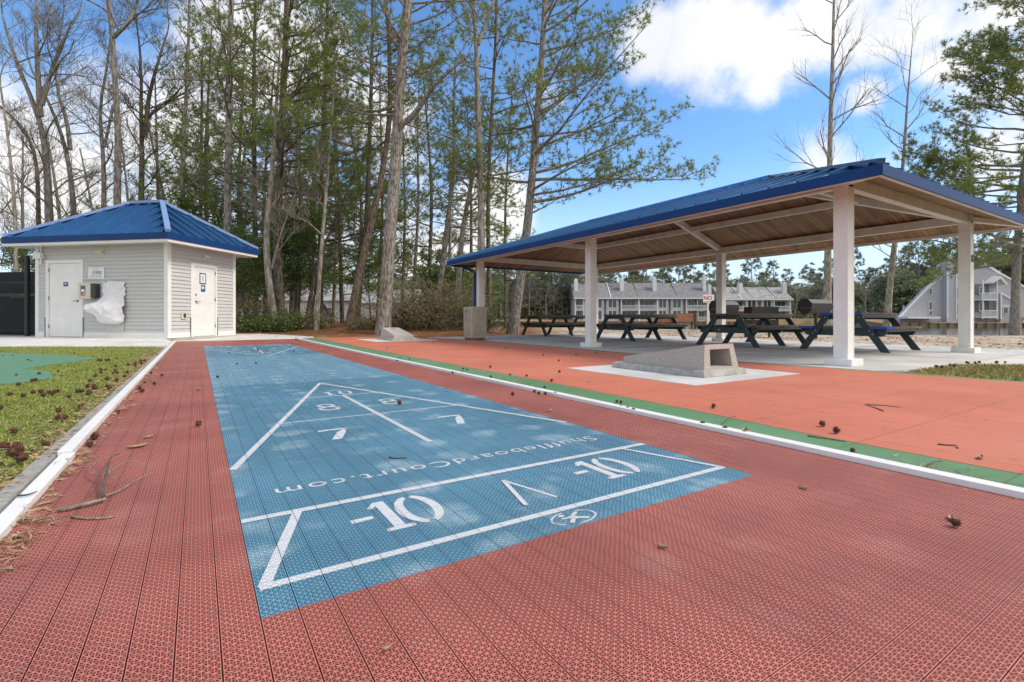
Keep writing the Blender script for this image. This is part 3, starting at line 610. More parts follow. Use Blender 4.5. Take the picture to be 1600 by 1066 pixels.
# wrapped fountain: draped white sheet grown as a lofted, wrinkled skin
def shroud():
    rows = []; rs = random.Random(5)
    # z, x0, x1, depth, nose (how far the spout leans left and out)
    prof = [(1.48, .40, 1.10, .05, 0), (1.40, .38, 1.11, .10, 0), (1.20, .38, 1.11, .14, 0), (1.02, .40, 1.12, .18, .0), (.92, .30, 1.12, .26, .10), (.84, .12, 1.12, .36, .25), (.78, .02, 1.12, .44, .33), (.70, .01, 1.12, .46, .36), (.62, .10, 1.12, .42, .25), (.52, .26, 1.11, .36, .1), (.44, .28, 1.11, .33, .03), (.36, .34, 1.10, .30, 0), (.30, .46, 1.02, .24, 0), (.27, .60, .96, .16, 0)]
    n = 56; v = []; f = []; zs = [p_[0] for p_ in prof][::-1]; fine = []
    for i in range(60):
        z = 1.48 + (.27 - 1.48) * i / 59; fine.append((z,) + tuple(float(np.interp(z, zs, [p_[j] for p_ in prof][::-1])) for j in range(1, 5)))
    prof = fine; ph = [(rs.uniform(0, 6), rs.uniform(5, 26), rs.uniform(-24, 24)) for _ in range(12)]
    for i, (z, x0, x1, dp, no) in enumerate(prof):
        for k in range(n):
            t_ = k / (n - 1); x = x0 + (x1 - x0) * t_
            y = -dp * (math.sin(math.pi * min(max(t_ * .98 + .01, 0), 1)) ** .45) - no * math.exp(-((t_ - .12) / .22) ** 2) * .25
            wv = sum((abs(math.sin(a * x * .5 + b * z * .5 + p0 + 1.3 * math.sin(5 * z + p0))) - .6) for p0, a, b in ph) * .017
            v.append((x + (.02 * math.sin(17 * z) + .012 * math.sin(41 * z) if k in (0, n - 1) else 0), min(y + wv * (1 if 1 < k < n - 2 else .3), -.002), z + .012 * math.sin(11 * x + i * .2)))
    for i in range(len(prof) - 1):
        for k in range(n - 1): a = i * n + k; f.append((a, a + n, a + n + 1, a + 1))
    f.append(tuple(range(n))); f.append(tuple(range((len(prof) - 1) * n, len(prof) * n))[::-1])
    m_ = MB(); m_.add(v, f); o = m_.obj('wrapped_fountain', 'cloth_white', smooth=True)
    o.location = hl(1.94, -.028, .10); o.rotation_euler = (0, 0, HR); tag(o, 'wall drinking fountain wrapped in crumpled white sheeting on the grey hut', 'fountain')
shroud()
# ------------------------------------------------------------------ black fence left of the hut
fe = empty('chain_link_fence', hl(-.05, .35, 0), HR, 'black chain link fence with dark screening left of the grey hut', 'fence')
for x, h in ((-.78, 2.42), (-3.6, 2.42)):
    q = MB(); q.tube([(x, 0, -.1), (x, 0, h)], [.065, .065], 10); q.obj('post', 'black_metal', fe)
q = MB(); q.tube([(-.75, .0, 2.18), (0, .0, 2.10)], [.02, .02], 6); q.tube([(-6, .02, .18), (0, .02, .18)], [.02, .02], 6); q.tube([(-6, .02, 1.62), (0, .02, 1.62)], [.022, .022], 6); q.tube([(-1.35, -.03, 1.18), (-.8, -.03, 1.18)], [.02, .02], 6); q.obj('rail', 'black_metal', fe)
wv = MB()
for i in range(76):
    a = -6 + i * .08
    for s_ in (1, -1):
        x0, x1 = a, a + s_ * 1.5; z0, z1 = .12, 1.62
        if x1 > 0: z1 = z0 + (0 - x0); x1 = 0
        if x1 < -6: continue
        wv.beam((x0, -.01 if s_ > 0 else -.015, z0), (x1, -.01 if s_ > 0 else -.015, z1), .006, .006, up=(0, 1, 0))
wv.obj('wire_mesh', 'black_metal', fe)
q = MB(); q.box((-6, .35, .02), (.0, .37, 1.98)); q.obj('screen_board', 'screen_black', fe); q = MB(); q.box((-6, .31, 1.22), (0, .34, 1.31)); q.obj('screen_hem', 'windscreen', fe)
q = MB(); q.box((-6, .372, 1.3), (0, .38, 1.99)); q.obj('upper_screen', 'windscreen', fe)

# ------------------------------------------------------------------ picnic pavilion
PXs, PYs = (7.62, 12.45), (3.36, 8.63, 13.90)
pv = empty('picnic_pavilion', (7.62, 3.36, 0), 0, 'open picnic pavilion with white posts and a blue ribbed metal hip roof', 'pavilion')
def pw(x, y, z): return (x - 7.62, y - 3.36, z)
for x in PXs:
    for y in PYs:
        q = MB(); q.box(pw(x - .09, y - .09, .0), pw(x + .09, y + .09, 2.50)); 
        for sx in (-1, 1):
            for sy in (-1, 1): q.box(pw(x + sx * .09 - .018 * (sx > 0) - .002 * (sx < 0) , y + sy * .09 - .018 * (sy > 0) - .002 * (sy < 0), .09), pw(x + sx * .09 + .002 * (sx > 0) + .018 * (sx < 0), y + sy * .09 + .002 * (sy > 0) + .018 * (sy < 0), 2.495))
        po = q.obj('post', 'white_paint', pv); q = MB(); q.box(pw(x - .175, y - .175, -.01), pw(x + .175, y + .175, .088)); q.obj('plinth', 'white_paint', po, bevel=.008)
ex0, ex1, ey0, ey1, ZE = 6.82, 13.25, 2.60, 14.66, 2.46; hw = (ex1 - ex0) / 2; ZR = ZE + hw * .334; xm = (ex0 + ex1) / 2
hip_roof(pv, *pw(ex0, ey0, 0)[:2], *pw(ex1, ey1, 0)[:2], ZE, pw(xm, ey0 + hw, 0)[:2], pw(xm, ey1 - hw, 0)[:2], ZR, .405, fh=.12, rib=.05, capw=.08)
def sz_(x, y, d):      # height of the roof minus d
    return ZE + .334 * min(x - ex0, ex1 - x, y - ey0, ey1 - y) - d
# plank ceiling
pm = bpy.data.materials.new('ceiling_planks'); pm.use_nodes = True; t = pm.node_tree; b = t.nodes['Principled BSDF']; b.inputs['Roughness'].default_value = .6
g = node(t, 'ShaderNodeUVMap'); g.uv_map = 'uv'; sp = node(t, 'ShaderNodeSeparateXYZ'); t.links.new(g.outputs[0], sp.inputs[0]); u, v_ = N(t, sp.outputs[0]), N(t, sp.outputs[1])
pk = (u / .09); cb = node(t, 'ShaderNodeCombineXYZ'); t.links.new(pk.fl().k, cb.inputs[0]); t.links.new((v_ / 1.7 + pk.fl() * .37).fl().k, cb.inputs[1])
wn = node(t, 'ShaderNodeTexWhiteNoise', noise_dimensions='2D'); t.links.new(cb.outputs[0], wn.inputs[0])
cg = node(t, 'ShaderNodeCombineXYZ'); t.links.new((u * 6).k, cg.inputs[0]); t.links.new((v_ * .5).k, cg.inputs[1]); t.links.new((N(t, wn.outputs['Value']) * 9).k, cg.inputs[2])
c_ = mix(t, N(t, wn.outputs['Value']), (.19, .092, .034), (.38, .21, .09)); c_ = mix(t, noise(t, cg.outputs[0], 4, 6, .65).ramp(.4, .75), c_, (.12, .065, .034)); c_ = mix(t, pk.fr().lt(.07), c_, (.04, .02, .012))
t.links.new(c_, b.inputs['Base Color']); M['ceiling_planks'] = pm
m_ = MB(); D = .075
cc = [(ex0 + .02, ey0 + .02), (ex1 - .02, ey0 + .02), (ex1 - .02, ey1 - .02), (ex0 + .02, ey1 - .02)]; ra, rb = (xm, ey0 + hw), (xm, ey1 - hw)
def P3(p, d=D): return pw(p[0], p[1], sz_(p[0], p[1], d))
for poly in ([cc[0], cc[1], ra], [cc[1], cc[2], rb, ra], [cc[2], cc[3], rb], [cc[3], cc[0], ra, rb]): m_.add([P3(p) for p in poly], [tuple(range(len(poly)))])
ce = m_.obj('ceiling', 'ceiling_planks', pv); uv = ce.data.uv_layers.new(name='uv')
for pi, pf in enumerate(ce.data.polygons):
    for li in pf.loop_indices:
        co = ce.data.vertices[ce.data.loops[li].vertex_index].co; uv.data[li].uv = (co.y + 50, co.x + 50) if pi % 2 else (co.x + 50, co.y + 50)
q = MB(); 
q.box(pw(ex0 + .001, ey0 + .001, ZE - .125), pw(ex0 + .05, ey1 - .001, ZE - .06)); q.box(pw(ex0 + .05, ey0 + .001, ZE - .125), pw(ex1 - .001, ey0 + .05, ZE - .06)); q.box(pw(ex1 - .05, ey0 + .051, ZE - .125), pw(ex1 - .001, ey1 - .001, ZE - .06)); q.obj('eave_board', 'cream_beam', pv)
def bm(a, b, w=.13, h=.16, name='beam'): q = MB(); q.beam(pw(*a), pw(*b), w, h); return q.obj(name, 'cream_beam', pv)
zb = 2.50 + .045
for x in PXs: bm((x, PYs[0] - .09, zb), (x, PYs[2] + .09, zb), .12, .16)
for y in (PYs[0], PYs[2]): bm((PXs[0] + .061, y, zb - .001), (PXs[1] - .061, y, zb - .001), .12, .159)
for cx, cy, rr in ((PXs[0], PYs[0], ra), (PXs[1], PYs[0], ra), (PXs[0], PYs[2], rb), (PXs[1], PYs[2], rb)):
    bm((cx, cy, sz_(cx, cy, .16)), (rr[0], rr[1], sz_(rr[0], rr[1], .16)), .10, .14, 'hip_rafter')
    bm((cx, cy, sz_(cx, cy, .17)), (ex0 + .1 if cx < xm else ex1 - .1, ey0 + .1 if cy < 8 else ey1 - .1, ZE - .06), .09, .09, 'outlooker')
for x in PXs: bm((x, PYs[1], sz_(x, PYs[1], .16)), (xm, PYs[1], sz_(xm, PYs[1], .16)), .10, .14, 'rafter')
bm((ra[0], ra[1], ZR - .17), (rb[0], rb[1], ZR - .17), .10, .15, 'ridge_beam')
s_ = 1.3; a0, a1, b0, b1 = PXs[0] + s_, PXs[1] - s_, PYs[0] + s_, PYs[2] - s_; zp = sz_(a0, b0 + 3, .155)
for x in (a0, a1): bm((x, b0, zp), (x, b1, zp), .10, .13, 'purlin')
for y in (b0, b1): bm((a0 + .051, y, zp - .001), (a1 - .051, y, zp - .001), .10, .129, 'purlin')
q = MB(); q.tube([pw(ex0 + .15, ey1 - .1, 2.34), pw(ex0 + .35, 14.2, 2.30), pw(7.50, 14.03, 2.1), pw(7.50, 14.03, .1)], [.045] * 4, 6); q.obj('downspout', 'roof_blue_edge', pv)
q = MB(); q.tube([pw(ex1 - .15, ey1 - .1, 2.34), pw(12.57, 14.03, 2.1), pw(12.57, 14.03, .1)], [.045] * 3, 6); q.obj('downspout', 'roof_blue_edge', pv)
# small black sign on the far right post, outlet below it
sn = MB(); sn.box((0, -.012, 0), (.11, 0, .13)); o = sn.obj('post_sign', 'dark_grey'); o.location = (12.41, 3.267, 1.72); tag(o, 'tiny black square sign fixed to the rear right white post', 'sign')
text('letter', 'K', .07, 'sign_white', o, (.055, -.0125, .065), (math.pi / 2, 0, 0), .0005)

# ------------------------------------------------------------------ picnic tables
def table(x0, xs, yc, label, blue=False):
    L0, L1 = xs[0] - .12, xs[-1] + .2; r = empty('picnic_table', (x0, yc, 0), 0, label, 'picnic table', 'dark picnic tables under the pavilion')
    q = MB()
    for i in range(5): q.box((L0, -.37 + i * .15, .715), (L1, -.37 + i * .15 + .14, .755))
    top = q.obj('tabletop', 'table_brown', r, bevel=.004); q = MB(); q.box((L0 + .04, -.372, .655), (L1 - .04, -.335, .713)); q.box((L0 + .04, .335, .655), (L1 - .04, .372, .713)); q.obj('apron', 'table_green', top)
    for s in (-1, 1):
        q = MB(); q.box((L0, s * .66 - .135, .44), (L1, s * .66 - .003, .478)); q.box((L0, s * .66 + .003, .44), (L1, s * .66 + .135, .478)); be = q.obj('bench', 'table_brown', r, bevel=.004)
        q = MB(); q.box((L0 + .04, s * .66 - .12, .385), (L1 - .04, s * .66 - .085, .438)); q.box((L0 + .04, s * .66 + .085, .385), (L1 - .04, s * .66 + .12, .438)); q.obj('bench_rail', 'table_green', be)
    for x in xs:
        q = MB()
        q.add([(x - .02, -.80, .435), (x + .02, -.80, .435), (x + .02, .80, .435), (x - .02, .80, .435), (x - .02, -.70, .30), (x + .02, -.70, .30), (x + .02, .70, .30), (x - .02, .70, .30)], [(0, 1, 2, 3), (7, 6, 5, 4), (0, 4, 5, 1), (2, 6, 7, 3), (1, 5, 6, 2), (0, 3, 7, 4)])
        q.obj('cross_beam', 'table_green', r)
        q = MB(); q.box((x - .022, -.33, .62), (x + .022, .33, .712)); q.obj('top_bearer', 'table_green', r)
        for s in (-1, 1):
            q = MB(); xo = .045 if x != xs[0] else -.045
            y0, y1 = s * .75, s * .27
            q.add([(x + xo - .02, y0 - .075, 0), (x + xo + .02, y0 - .075, 0), (x + xo + .02, y0 + .075, 0), (x + xo - .02, y0 + .075, 0), (x + xo - .02, y1 - .07, .71), (x + xo + .02, y1 - .07, .71), (x + xo + .02, y1 + .07, .71), (x + xo - .02, y1 + .07, .71)], [(0, 3, 2, 1), (4, 5, 6, 7), (0, 1, 5, 4), (1, 2, 6, 5), (2, 3, 7, 6), (3, 0, 4, 7)])
            lg = q.obj('leg', 'table_green', r)
            bq = MB()
            for zz_, yy in ((.40, s * .49), (.34, s * .54), (.66, s * .31)): bq.tube([(x + xo - .021 - .006, yy, zz_), (x + xo + .027, yy, zz_)], [.012, .012], 8)
            bq.obj('bolt', 'steel', lg)
    if blue:
        q = MB(); q.box((L0 - .004, -.375, .752), (L0 + .5, .378, .760)); q.box((L0 - .006, -.376, .712), (L0 - .001, .378, .751)); q.obj('blue_cover', 'blue_paint', r)
        for s in (-1, 1): q = MB(); q.box((L0 - .004, s * .66 - .138, .437), (L0 + .33, s * .66 + .138, .483)); q.obj('blue_cover', 'blue_paint', r)
    else:
        q = MB(); q.box((xs[0] - .024, .18, .36), (xs[0] - .0205, .24, .385)); q.obj('maker_plate', 'steel', r)
    return r
table(10.9, (0, 1.32), 4.82, 'dark green picnic table with blue painted ends, nearest the right front post', True)
table(10.45, (0, .95, 1.95), 7.07, 'long dark picnic table, second from the blue ended one')
table(10.3, (0, 1.0, 2.1), 10.6, 'long dark picnic table seen right of the middle front post')
table(10.5, (0, 1.1, 2.2), 14.95, 'dark picnic table farthest along the slab, near the trash bin')
# ------------------------------------------------------------------ trash bin
tb = empty('trash_bin', (6.98, 13.05, 0), 0, 'taupe square trash bin with a domed top beside the pavilion', 'trash bin')
def rr_(w, r, n=5):
    return [(sx * (w - r) + r * math.cos(a), sy * (w - r) + r * math.sin(a)) for sx, sy, a0 in ((1, 1, 0), (-1, 1, 90), (-1, -1, 180), (1, -1, 270)) for a in [math.radians(a0 + 90 * i / n) for i in range(n + 1)]]
def loft(levels):
    q = MB(); v = []; f = []; n = len(rr_(1, .1))
    for z, w, r in levels: v += [(x, y, z) for x, y in rr_(w, r)]
    for i in range(len(levels) - 1):
        for k in range(n): f.append((i * n + k, i * n + (k + 1) % n, (i + 1) * n + (k + 1) % n, (i + 1) * n + k))
    f += [tuple(range(n))[::-1], tuple(range((len(levels) - 1) * n, len(levels) * n))]; return q.add(v, f)
bd = loft([(.06, .255, .05), (.07, .262, .05), (.88, .272, .05)]).obj('body', 'taupe', tb)
q = loft([(.0, .23, .04), (.06, .23, .04)]); q.obj('base', 'taupe_dark', tb)
lid = loft([(.878, .279, .05), (.93, .279, .05), (.965, .262, .06), (.985, .215, .06), (.992, .1, .05)]).obj('lid', 'taupe', tb, smooth=False)
c1 = MB(); pts = [(-.11, .60), (.13, .60), (.13, .84)] + [(.01 + .12 * math.cos(math.radians(a)), .84 + .07 * math.sin(math.radians(a))) for a in range(20, 180, 20)] + [(-.11, .84)]
c1.add([(x, y, z) for x in (-.4, -.235) for y, z in pts], [tuple(range(len(pts)))[::-1], tuple(range(len(pts), 2 * len(pts)))] + [(i, (i + 1) % len(pts), len(pts) + (i + 1) % len(pts), len(pts) + i) for i in range(len(pts))])
cutr = c1.obj('c', 'taupe', tb); cut(bd, [cutr])
for z in (.66,): q = MB(); q.box((-.285, -.11, .585), (-.262, .13, .62)); q.obj('chute_sill', 'taupe', tb, label='pale lip of the bin opening')
q = MB()
for z in (.14, .20, .26):
    q.box((-.278, -.14, z), (-.266, .15, z + .035)); q.box((-.15, -.278, z), (.15, -.266, z + .035))
q.obj('ribs', 'taupe', tb)
# ------------------------------------------------------------------ cast concrete toss ramps
def ramp(x0, y0, flip, label, hole_front):
    r = empty('toss_ramp', (x0, y0, 0), math.pi if flip else 0, label, 'game ramp')
    q = MB(); q.box((-.95, -.35, -.03), (.95, 1.62, .004)); q.obj('slab', 'slab_concrete', r) if not flip else q.obj('slab', 'slab_concrete', r)
    q = MB(); q.add([(-.39, -.04, .004), (.39, -.04, .004), (.39, 1.38, .004), (-.39, 1.38, .004), (-.37, -.02, .075), (.37, -.02, .075), (.37, 1.36, .075), (-.37, 1.36, .075)], [(0, 3, 2, 1), (4, 5, 6, 7), (0, 1, 5, 4), (1, 2, 6, 5), (2, 3, 7, 6), (3, 0, 4, 7)]); q.obj('base', 'cast_concrete_base', r, bevel=.008)
    fy = lambda z: .02 + .035 * (z - .0752) / .28
    v = [(-.315, .02, .0752), (.315, .02, .0752), (.30, 1.26, .0752), (-.30, 1.26, .0752), (-.26, .055, .355), (.26, .055, .355), (.29, 1.25, .15), (-.29, 1.25, .15),
         (-.20, fy(.10), .10), (.20, fy(.10), .10), (.18, fy(.30), .30), (-.18, fy(.30), .30), (-.20, .62, .10), (.20, .62, .10), (.18, .62, .215), (-.18, .62, .215)]
    q = MB(); q.add(v, [(0, 3, 2, 1), (4, 5, 6, 7), (1, 2, 6, 5), (2, 3, 7, 6), (3, 0, 4, 7), (0, 1, 9, 8), (1, 5, 10, 9), (5, 4, 11, 10), (4, 0, 8, 11), (8, 9, 13, 12), (9, 10, 14, 13), (10, 11, 15, 14), (11, 8, 12, 15), (12, 13, 14, 15)]); wd = q.obj('wedge', 'cast_concrete', r)
    k2 = MB(); k2.tube([(0, .27, .2), (0, .27, .5)], [.076, .076], 24); ko2 = k2.obj('k', 'cast_concrete', r); bpy.context.view_layer.update(); cut(wd, [ko2])
    return r
ramp(4.98, 3.42, False, 'grey cast concrete toss ramp with its hollow end facing the near side', True)
ramp(5.02, 14.95, True, 'smaller looking far concrete toss ramp sloping toward the lane, by the pine straw', False)
# ------------------------------------------------------------------ grills, bench, sign beyond the slab
def grill(px, Z, label, group='black charcoal grills'):
    p = PX(px, 480, Z); g_ = empty('barrel_grill', (p.x, p.y, -.03), -T + .35, label, 'grill', group)
    q = MB(); n = 8; R = .27; v = [(xx, R * math.cos(math.radians(22.5 + 45 * i)), 1.06 + R * math.sin(math.radians(22.5 + 45 * i))) for xx in (-.02, .0) for i in range(n)]
    def octa(x0, x1, R): 
        return [(xx, R * math.cos(math.radians(22.5 + 45 * i)), 1.06 + R * math.sin(math.radians(22.5 + 45 * i))) for xx in (x0, x1) for i in range(n)]
    fcs = [tuple(range(n))[::-1], tuple(range(n, 2 * n))] + [(i, (i + 1) % n, n + (i + 1) % n, n + i) for i in range(n)]
    def rot(vs): return [(y, x, z) for x, y, z in vs]
    q.add(octa(-.02, .9, .25), fcs); q.obj('barrel', 'black_metal', g_); q = MB(); q.add(octa(-.05, -.021, .275), fcs); q.obj('end_plate', 'black_metal', g_)
    q = MB(); q.tube([(.45, 0, .84), (.45, 0, 0)], [.05, .05], 8); q.obj('post', 'black_metal', g_)
    q = MB(); q.tube([(-.06, -.3, 1.02), (-.075, -.1, 1.0), (-.075, .12, 1.0)], [.008] * 3, 6); q.obj('handle', 'steel', g_)
    return g_
grill(1259, 16.2, 'black octagonal barrel grill standing between the two nearer tables'); grill(1117, 18.0, 'black barrel grill mostly hidden by the middle rear post')
p = PX(1189, 480, 17.3); bz = empty('box_grill', (p.x, p.y, -.03), -T, 'low rectangular black grill box on a cabinet behind the second table', 'grill')
q = MB(); q.box((-.46, -.3, .80), (.46, .3, 1.07)); q.obj('firebox', 'black_metal', bz, bevel=.01); q = MB(); q.box((-.46, -.3, .25), (.46, .3, .62)); q.obj('cabinet', 'black_metal', bz)
for sx in (-.42, .42):
    for sy in (-.26, .26): q = MB(); q.box((sx - .03, sy - .03, 0), (sx + .03, sy + .03, .80)); q.obj('leg', 'black_metal', bz)
def bench(px, Z, w, lab, fac=-T, z0=0.0, wood='bench_wood', hb=.88):
    p = PX(px, 500, Z); b_ = empty('park_bench', (p.x, p.y, z0), fac, lab, 'bench')
    q = MB(); 
    for i in range(3): q.box((-w / 2, .0, .45 + i * .145), (w / 2, .035, .45 + i * .145 + .135))
    q.obj('backrest', wood, b_); q = MB(); q.box((-w / 2, .05, .40), (w / 2, .5, .44)); q.obj('seat', wood, b_)
    for x in (-w / 2 + .12, w / 2 - .12):
        q = MB(); q.box((x - .05, -.04, 0), (x + .05, -.001, hb)); q.box((x - .04, .44, 0), (x + .04, .5, .40)); q.obj('leg', 'dark_grey', b_)
bench(1070, 27.5, 1.35, 'orange brown plank bench with its back to the slab, right half seen clear', z0=0.03)
bench(1038, 29.5, 1.1, 'orange brown plank bench partly behind the third table', z0=0.0)
p = PX(1107, 468, 25); sp_ = empty('warning_sign', (p.x, p.y, -.15), -T, 'small white sign with red NO lettering on a white post by the lagoon', 'sign')
q = MB(); q.box((-.055, 0, 0), (.055, .08, 1.95)); q.obj('post', 'white_paint', sp_); q = MB(); q.box((-.28, -.02, 1.58), (.28, -.001, 1.98)); pn = q.obj('panel', 'sign_white', sp_)
text('lettering', 'NO', .27, 'sign_red', pn, (-.04, -.022, 1.80), (math.pi / 2, 0, 0), .001, bold=.006); q = MB(); q.box((-.2, -.0225, 1.615), (.12, -.0205, 1.635)); q.obj('underline', 'sign_red', pn)
# ------------------------------------------------------------------ vegetation
def V(*a): return np.array(a, dtype=float)
def nrm(v): return v / (np.linalg.norm(v) + 1e-12)
class Wood:
    def __init__(s): s.v, s.f, s.n = [], [], 0
    def tube(s, P, R, k=6):
        P = np.asarray(P, float); R = np.asarray(R, float); m = len(P)
        D = np.gradient(P, axis=0); D /= np.linalg.norm(D, axis=1)[:, None] + 1e-12
        ref = V(0, 0, 1) if abs(D[:, 2]).mean() < .8 else V(1, 0, 0)
        A_ = np.cross(D, ref); A_ /= np.linalg.norm(A_, axis=1)[:, None] + 1e-12; B_ = np.cross(D, A_)
        th = np.arange(k) * 2 * np.pi / k
        vv = P[:, None, :] + R[:, None, None] * (A_[:, None, :] * np.cos(th)[None, :, None] + B_[:, None, :] * np.sin(th)[None, :, None])
        s.v.append(vv.reshape(-1, 3)); i = np.arange(m - 1)[:, None] * k; j = np.arange(k)[None, :]; j2 = (j + 1) % k
        s.f.append(np.stack([i + j, i + j2, i + k + j2, i + k + j], -1).reshape(-1, 4) + s.n); s.n += m * k
    def obj(s, name, m, parent): return npmesh(name, np.concatenate(s.v), np.concatenate(s.f), m, parent, smooth=True)
def smoothpath(pts, n, rng=None, jit=0):
    pts = np.asarray(pts, float); d = np.r_[0, np.cumsum(np.linalg.norm(np.diff(pts, axis=0), axis=1))]
    t = np.linspace(0, d[-1], n); out = np.stack([np.interp(t, d, pts[:, i]) for i in range(3)], 1)
    for _ in range(2): out[1:-1] = (out[:-2] + 2 * out[1:-1] + out[2:]) / 4
    if rng is not None and jit: out[1:-1] += rng.normal(0, jit, (n - 2, 3))
    return out
def branch(rng, p, d, L, n=6, up=.0, jit=.12):
    st_ = L / (n - 1); out = [p]; d = nrm(d)
    for i in range(n - 1):
        d = nrm(d + rng.normal(0, jit, 3) + V(0, 0, up)); p = p + d * st_; out.append(p)
    return np.array(out)
def needles(rng, T_, D_, S_, per, wid, spread=.75):
    T_, D_, S_ = np.array(T_), np.array(D_), np.array(S_); n = len(T_)
    T_ = np.repeat(T_, per, 0); D_ = np.repeat(D_, per, 0); S_ = np.repeat(S_, per)
    d = D_ + rng.normal(0, spread, D_.shape); d /= np.linalg.norm(d, axis=1)[:, None]
    L = S_ * rng.uniform(.65, 1.1, n * per); w = np.cross(d, rng.normal(0, 1, d.shape)); w /= np.linalg.norm(w, axis=1)[:, None]
    b = T_ + d * (L * .08)[:, None]; v = np.stack([b - w * wid / 2, b + w * wid / 2, b + d * L[:, None]], 1).reshape(-1, 3)
    return v, np.arange(len(v)).reshape(-1, 3)
def leaves(rng, T_, size, per, rad, flat=.6):
    T_ = np.repeat(np.array(T_), per, 0); n = len(T_); c = T_ + rng.normal(0, 1, (n, 3)) * V(rad, rad, rad * flat)
    a = rng.normal(0, 1, (n, 3)); a[:, 2] *= .5; a /= np.linalg.norm(a, axis=1)[:, None]; b = np.cross(a, rng.normal(0, 1, (n, 3))); b /= np.linalg.norm(b, axis=1)[:, None]
    s = size * rng.uniform(.6, 1.3, n)[:, None]
    v = np.stack([c - a * s, c + b * s * .45, c + a * s, c - b * s * .45], 1).reshape(-1, 3); return v, np.arange(len(v)).reshape(-1, 4)
def trunk_at(P, R, t):
    x = t * (len(P) - 1); i = min(int(x), len(P) - 2); f = x - i
    return P[i] * (1 - f) + P[i + 1] * f, R[i] * (1 - f) + R[i + 1] * f, nrm(P[i + 1] - P[i])
def pine_crown(rng, w, P, R, c0, nprim, Lmax, size=.2, per=15, wid=.022, bias=None, sub=2.0, elev=(-.1, .8), dens=1.0, full=1.0, c1=1.0):
    T_, D_, S_ = [], [], []
    for i in range(nprim):
        t = c0 + (c1 - c0) * ((i + rng.uniform(0, .9)) / nprim); p, r, ax = trunk_at(P, R, t); q = (t - c0) / (1 - c0 + 1e-9)
        az = rng.uniform(0, 2 * np.pi); h = V(math.cos(az), math.sin(az), 0)
        if bias is not None: h = nrm(h + np.array(bias) * rng.uniform(.2, 1.4))
        L = Lmax * (1 - .65 * q ** 1.3) * rng.uniform(.55, 1.1); el = elev[0] + (elev[1] - elev[0]) * q + rng.normal(0, .12)
        d = nrm(h + V(0, 0, el)); rb = min(r * .5, .012 * L + .012)
        B = branch(rng, p, d, L, 8, .035, .09); RB = np.linspace(rb, .010, 8); w.tube(B, RB, 5)
        m = max(int(L * sub), 2); sd = 1
        for j in range(m):
            s = .28 + .72 * (j + rng.uniform(0, 1)) / m; b0, br, bd = trunk_at(B, RB, min(s, .999)); sd = -sd
            lat = nrm(np.cross(bd, V(0, 0, 1)) * sd + bd * rng.uniform(.5, 1.1) + V(0, 0, rng.uniform(-.1, .35))); l2 = L * .42 * (1.15 - s * .75) * rng.uniform(.6, 1.2) + .25
            if rng.uniform() > full: 
                if rng.uniform() < .5: w.tube(branch(rng, b0, lat, l2, 4, .0, .15), [.010, .008, .006, .004], 3)
                continue
            Q = branch(rng, b0, lat, l2, 5, .06, .14); w.tube(Q, np.linspace(max(.45 * br, .012), .006, 5), 3)
            k = max(int(l2 * 6.5 * dens), 3)
            for u in range(k):
                uu = .25 + .75 * (u + rng.uniform(0, 1)) / k; c, _, cd = trunk_at(Q, np.ones(5), min(uu, .999))
                dd = nrm(cd * .7 + rng.normal(0, .6, 3) + V(0, 0, .35)); l3 = rng.uniform(.08, .34); e = c + dd * l3
                if l3 > .16: w.tube([c, (c + e) / 2 + rng.normal(0, .01, 3), e], [.007, .006, .005], 3)
                T_.append(e); D_.append(dd); S_.append(size * rng.uniform(.75, 1.2))
            T_.append(Q[-1]); D_.append(nrm(Q[-1] - Q[-2])); S_.append(size)
        T_.append(B[-1]); D_.append(nrm(B[-1] - B[-2])); S_.append(size)
    return needles(rng, T_, D_, S_, per, wid)
def bare_rec(rng, w, p, d, L, r, lvl, up=.05, spread=.8, tips=None):
    n = 5 if lvl > 0 else 3; B = branch(rng, p, d, L, n, up, .13); r1 = max(r * .45, .004); R = np.linspace(r, r1, n); w.tube(B, R, 5 if r > .03 else 3)
    if tips is not None and lvl <= 1: tips.extend(list(B[1:]))
    if lvl <= 0: return
    kids = 5 if lvl >= 2 else 4
    for i in range(kids):
        s = .3 + .7 * (i + rng.uniform(0, .9)) / kids; b, br, bd = trunk_at(B, R, min(s, .999))
        lat = rng.normal(0, 1, 3); lat -= bd * lat.dot(bd); lat = nrm(lat)
        bare_rec(rng, w, b, nrm(bd * 1.0 + lat * spread + V(0, 0, .25)), L * rng.uniform(.42, .68), max(br * .6, .0045), lvl - 1, up, spread, tips)
def px_tree(Z, pts, rtop, rbase, n=14, rng=None):
    rtop, rbase = rtop * .85, rbase * .80
    P = [np.array(PX(x, y, Z)) for x, y in pts]; b = P[0].copy(); b[2] = gh(b[0], b[1]) - .1
    if P[0][2] - b[2] > .3: P.insert(0, b)
    else: P[0][2] = b[2]
    P = smoothpath(P, n, rng, .0); R = np.linspace(1, 0, n) ** 1.0 * (rbase - rtop) + rtop; R[0] *= 1.35; R[1] *= 1.08
    return P, R
def tree_obj(name, base, label, cat, group=None): return empty(name, tuple(base), 0, label, cat, group)
def finish(root, w, barkm, crown, leafm, tname='trunk'):
    off = np.array(root.location); w.v = [a - off for a in w.v]; w.obj(tname, barkm, root)
    if crown is not None: npmesh('crown', crown[0] - off, crown[1], leafm, root)
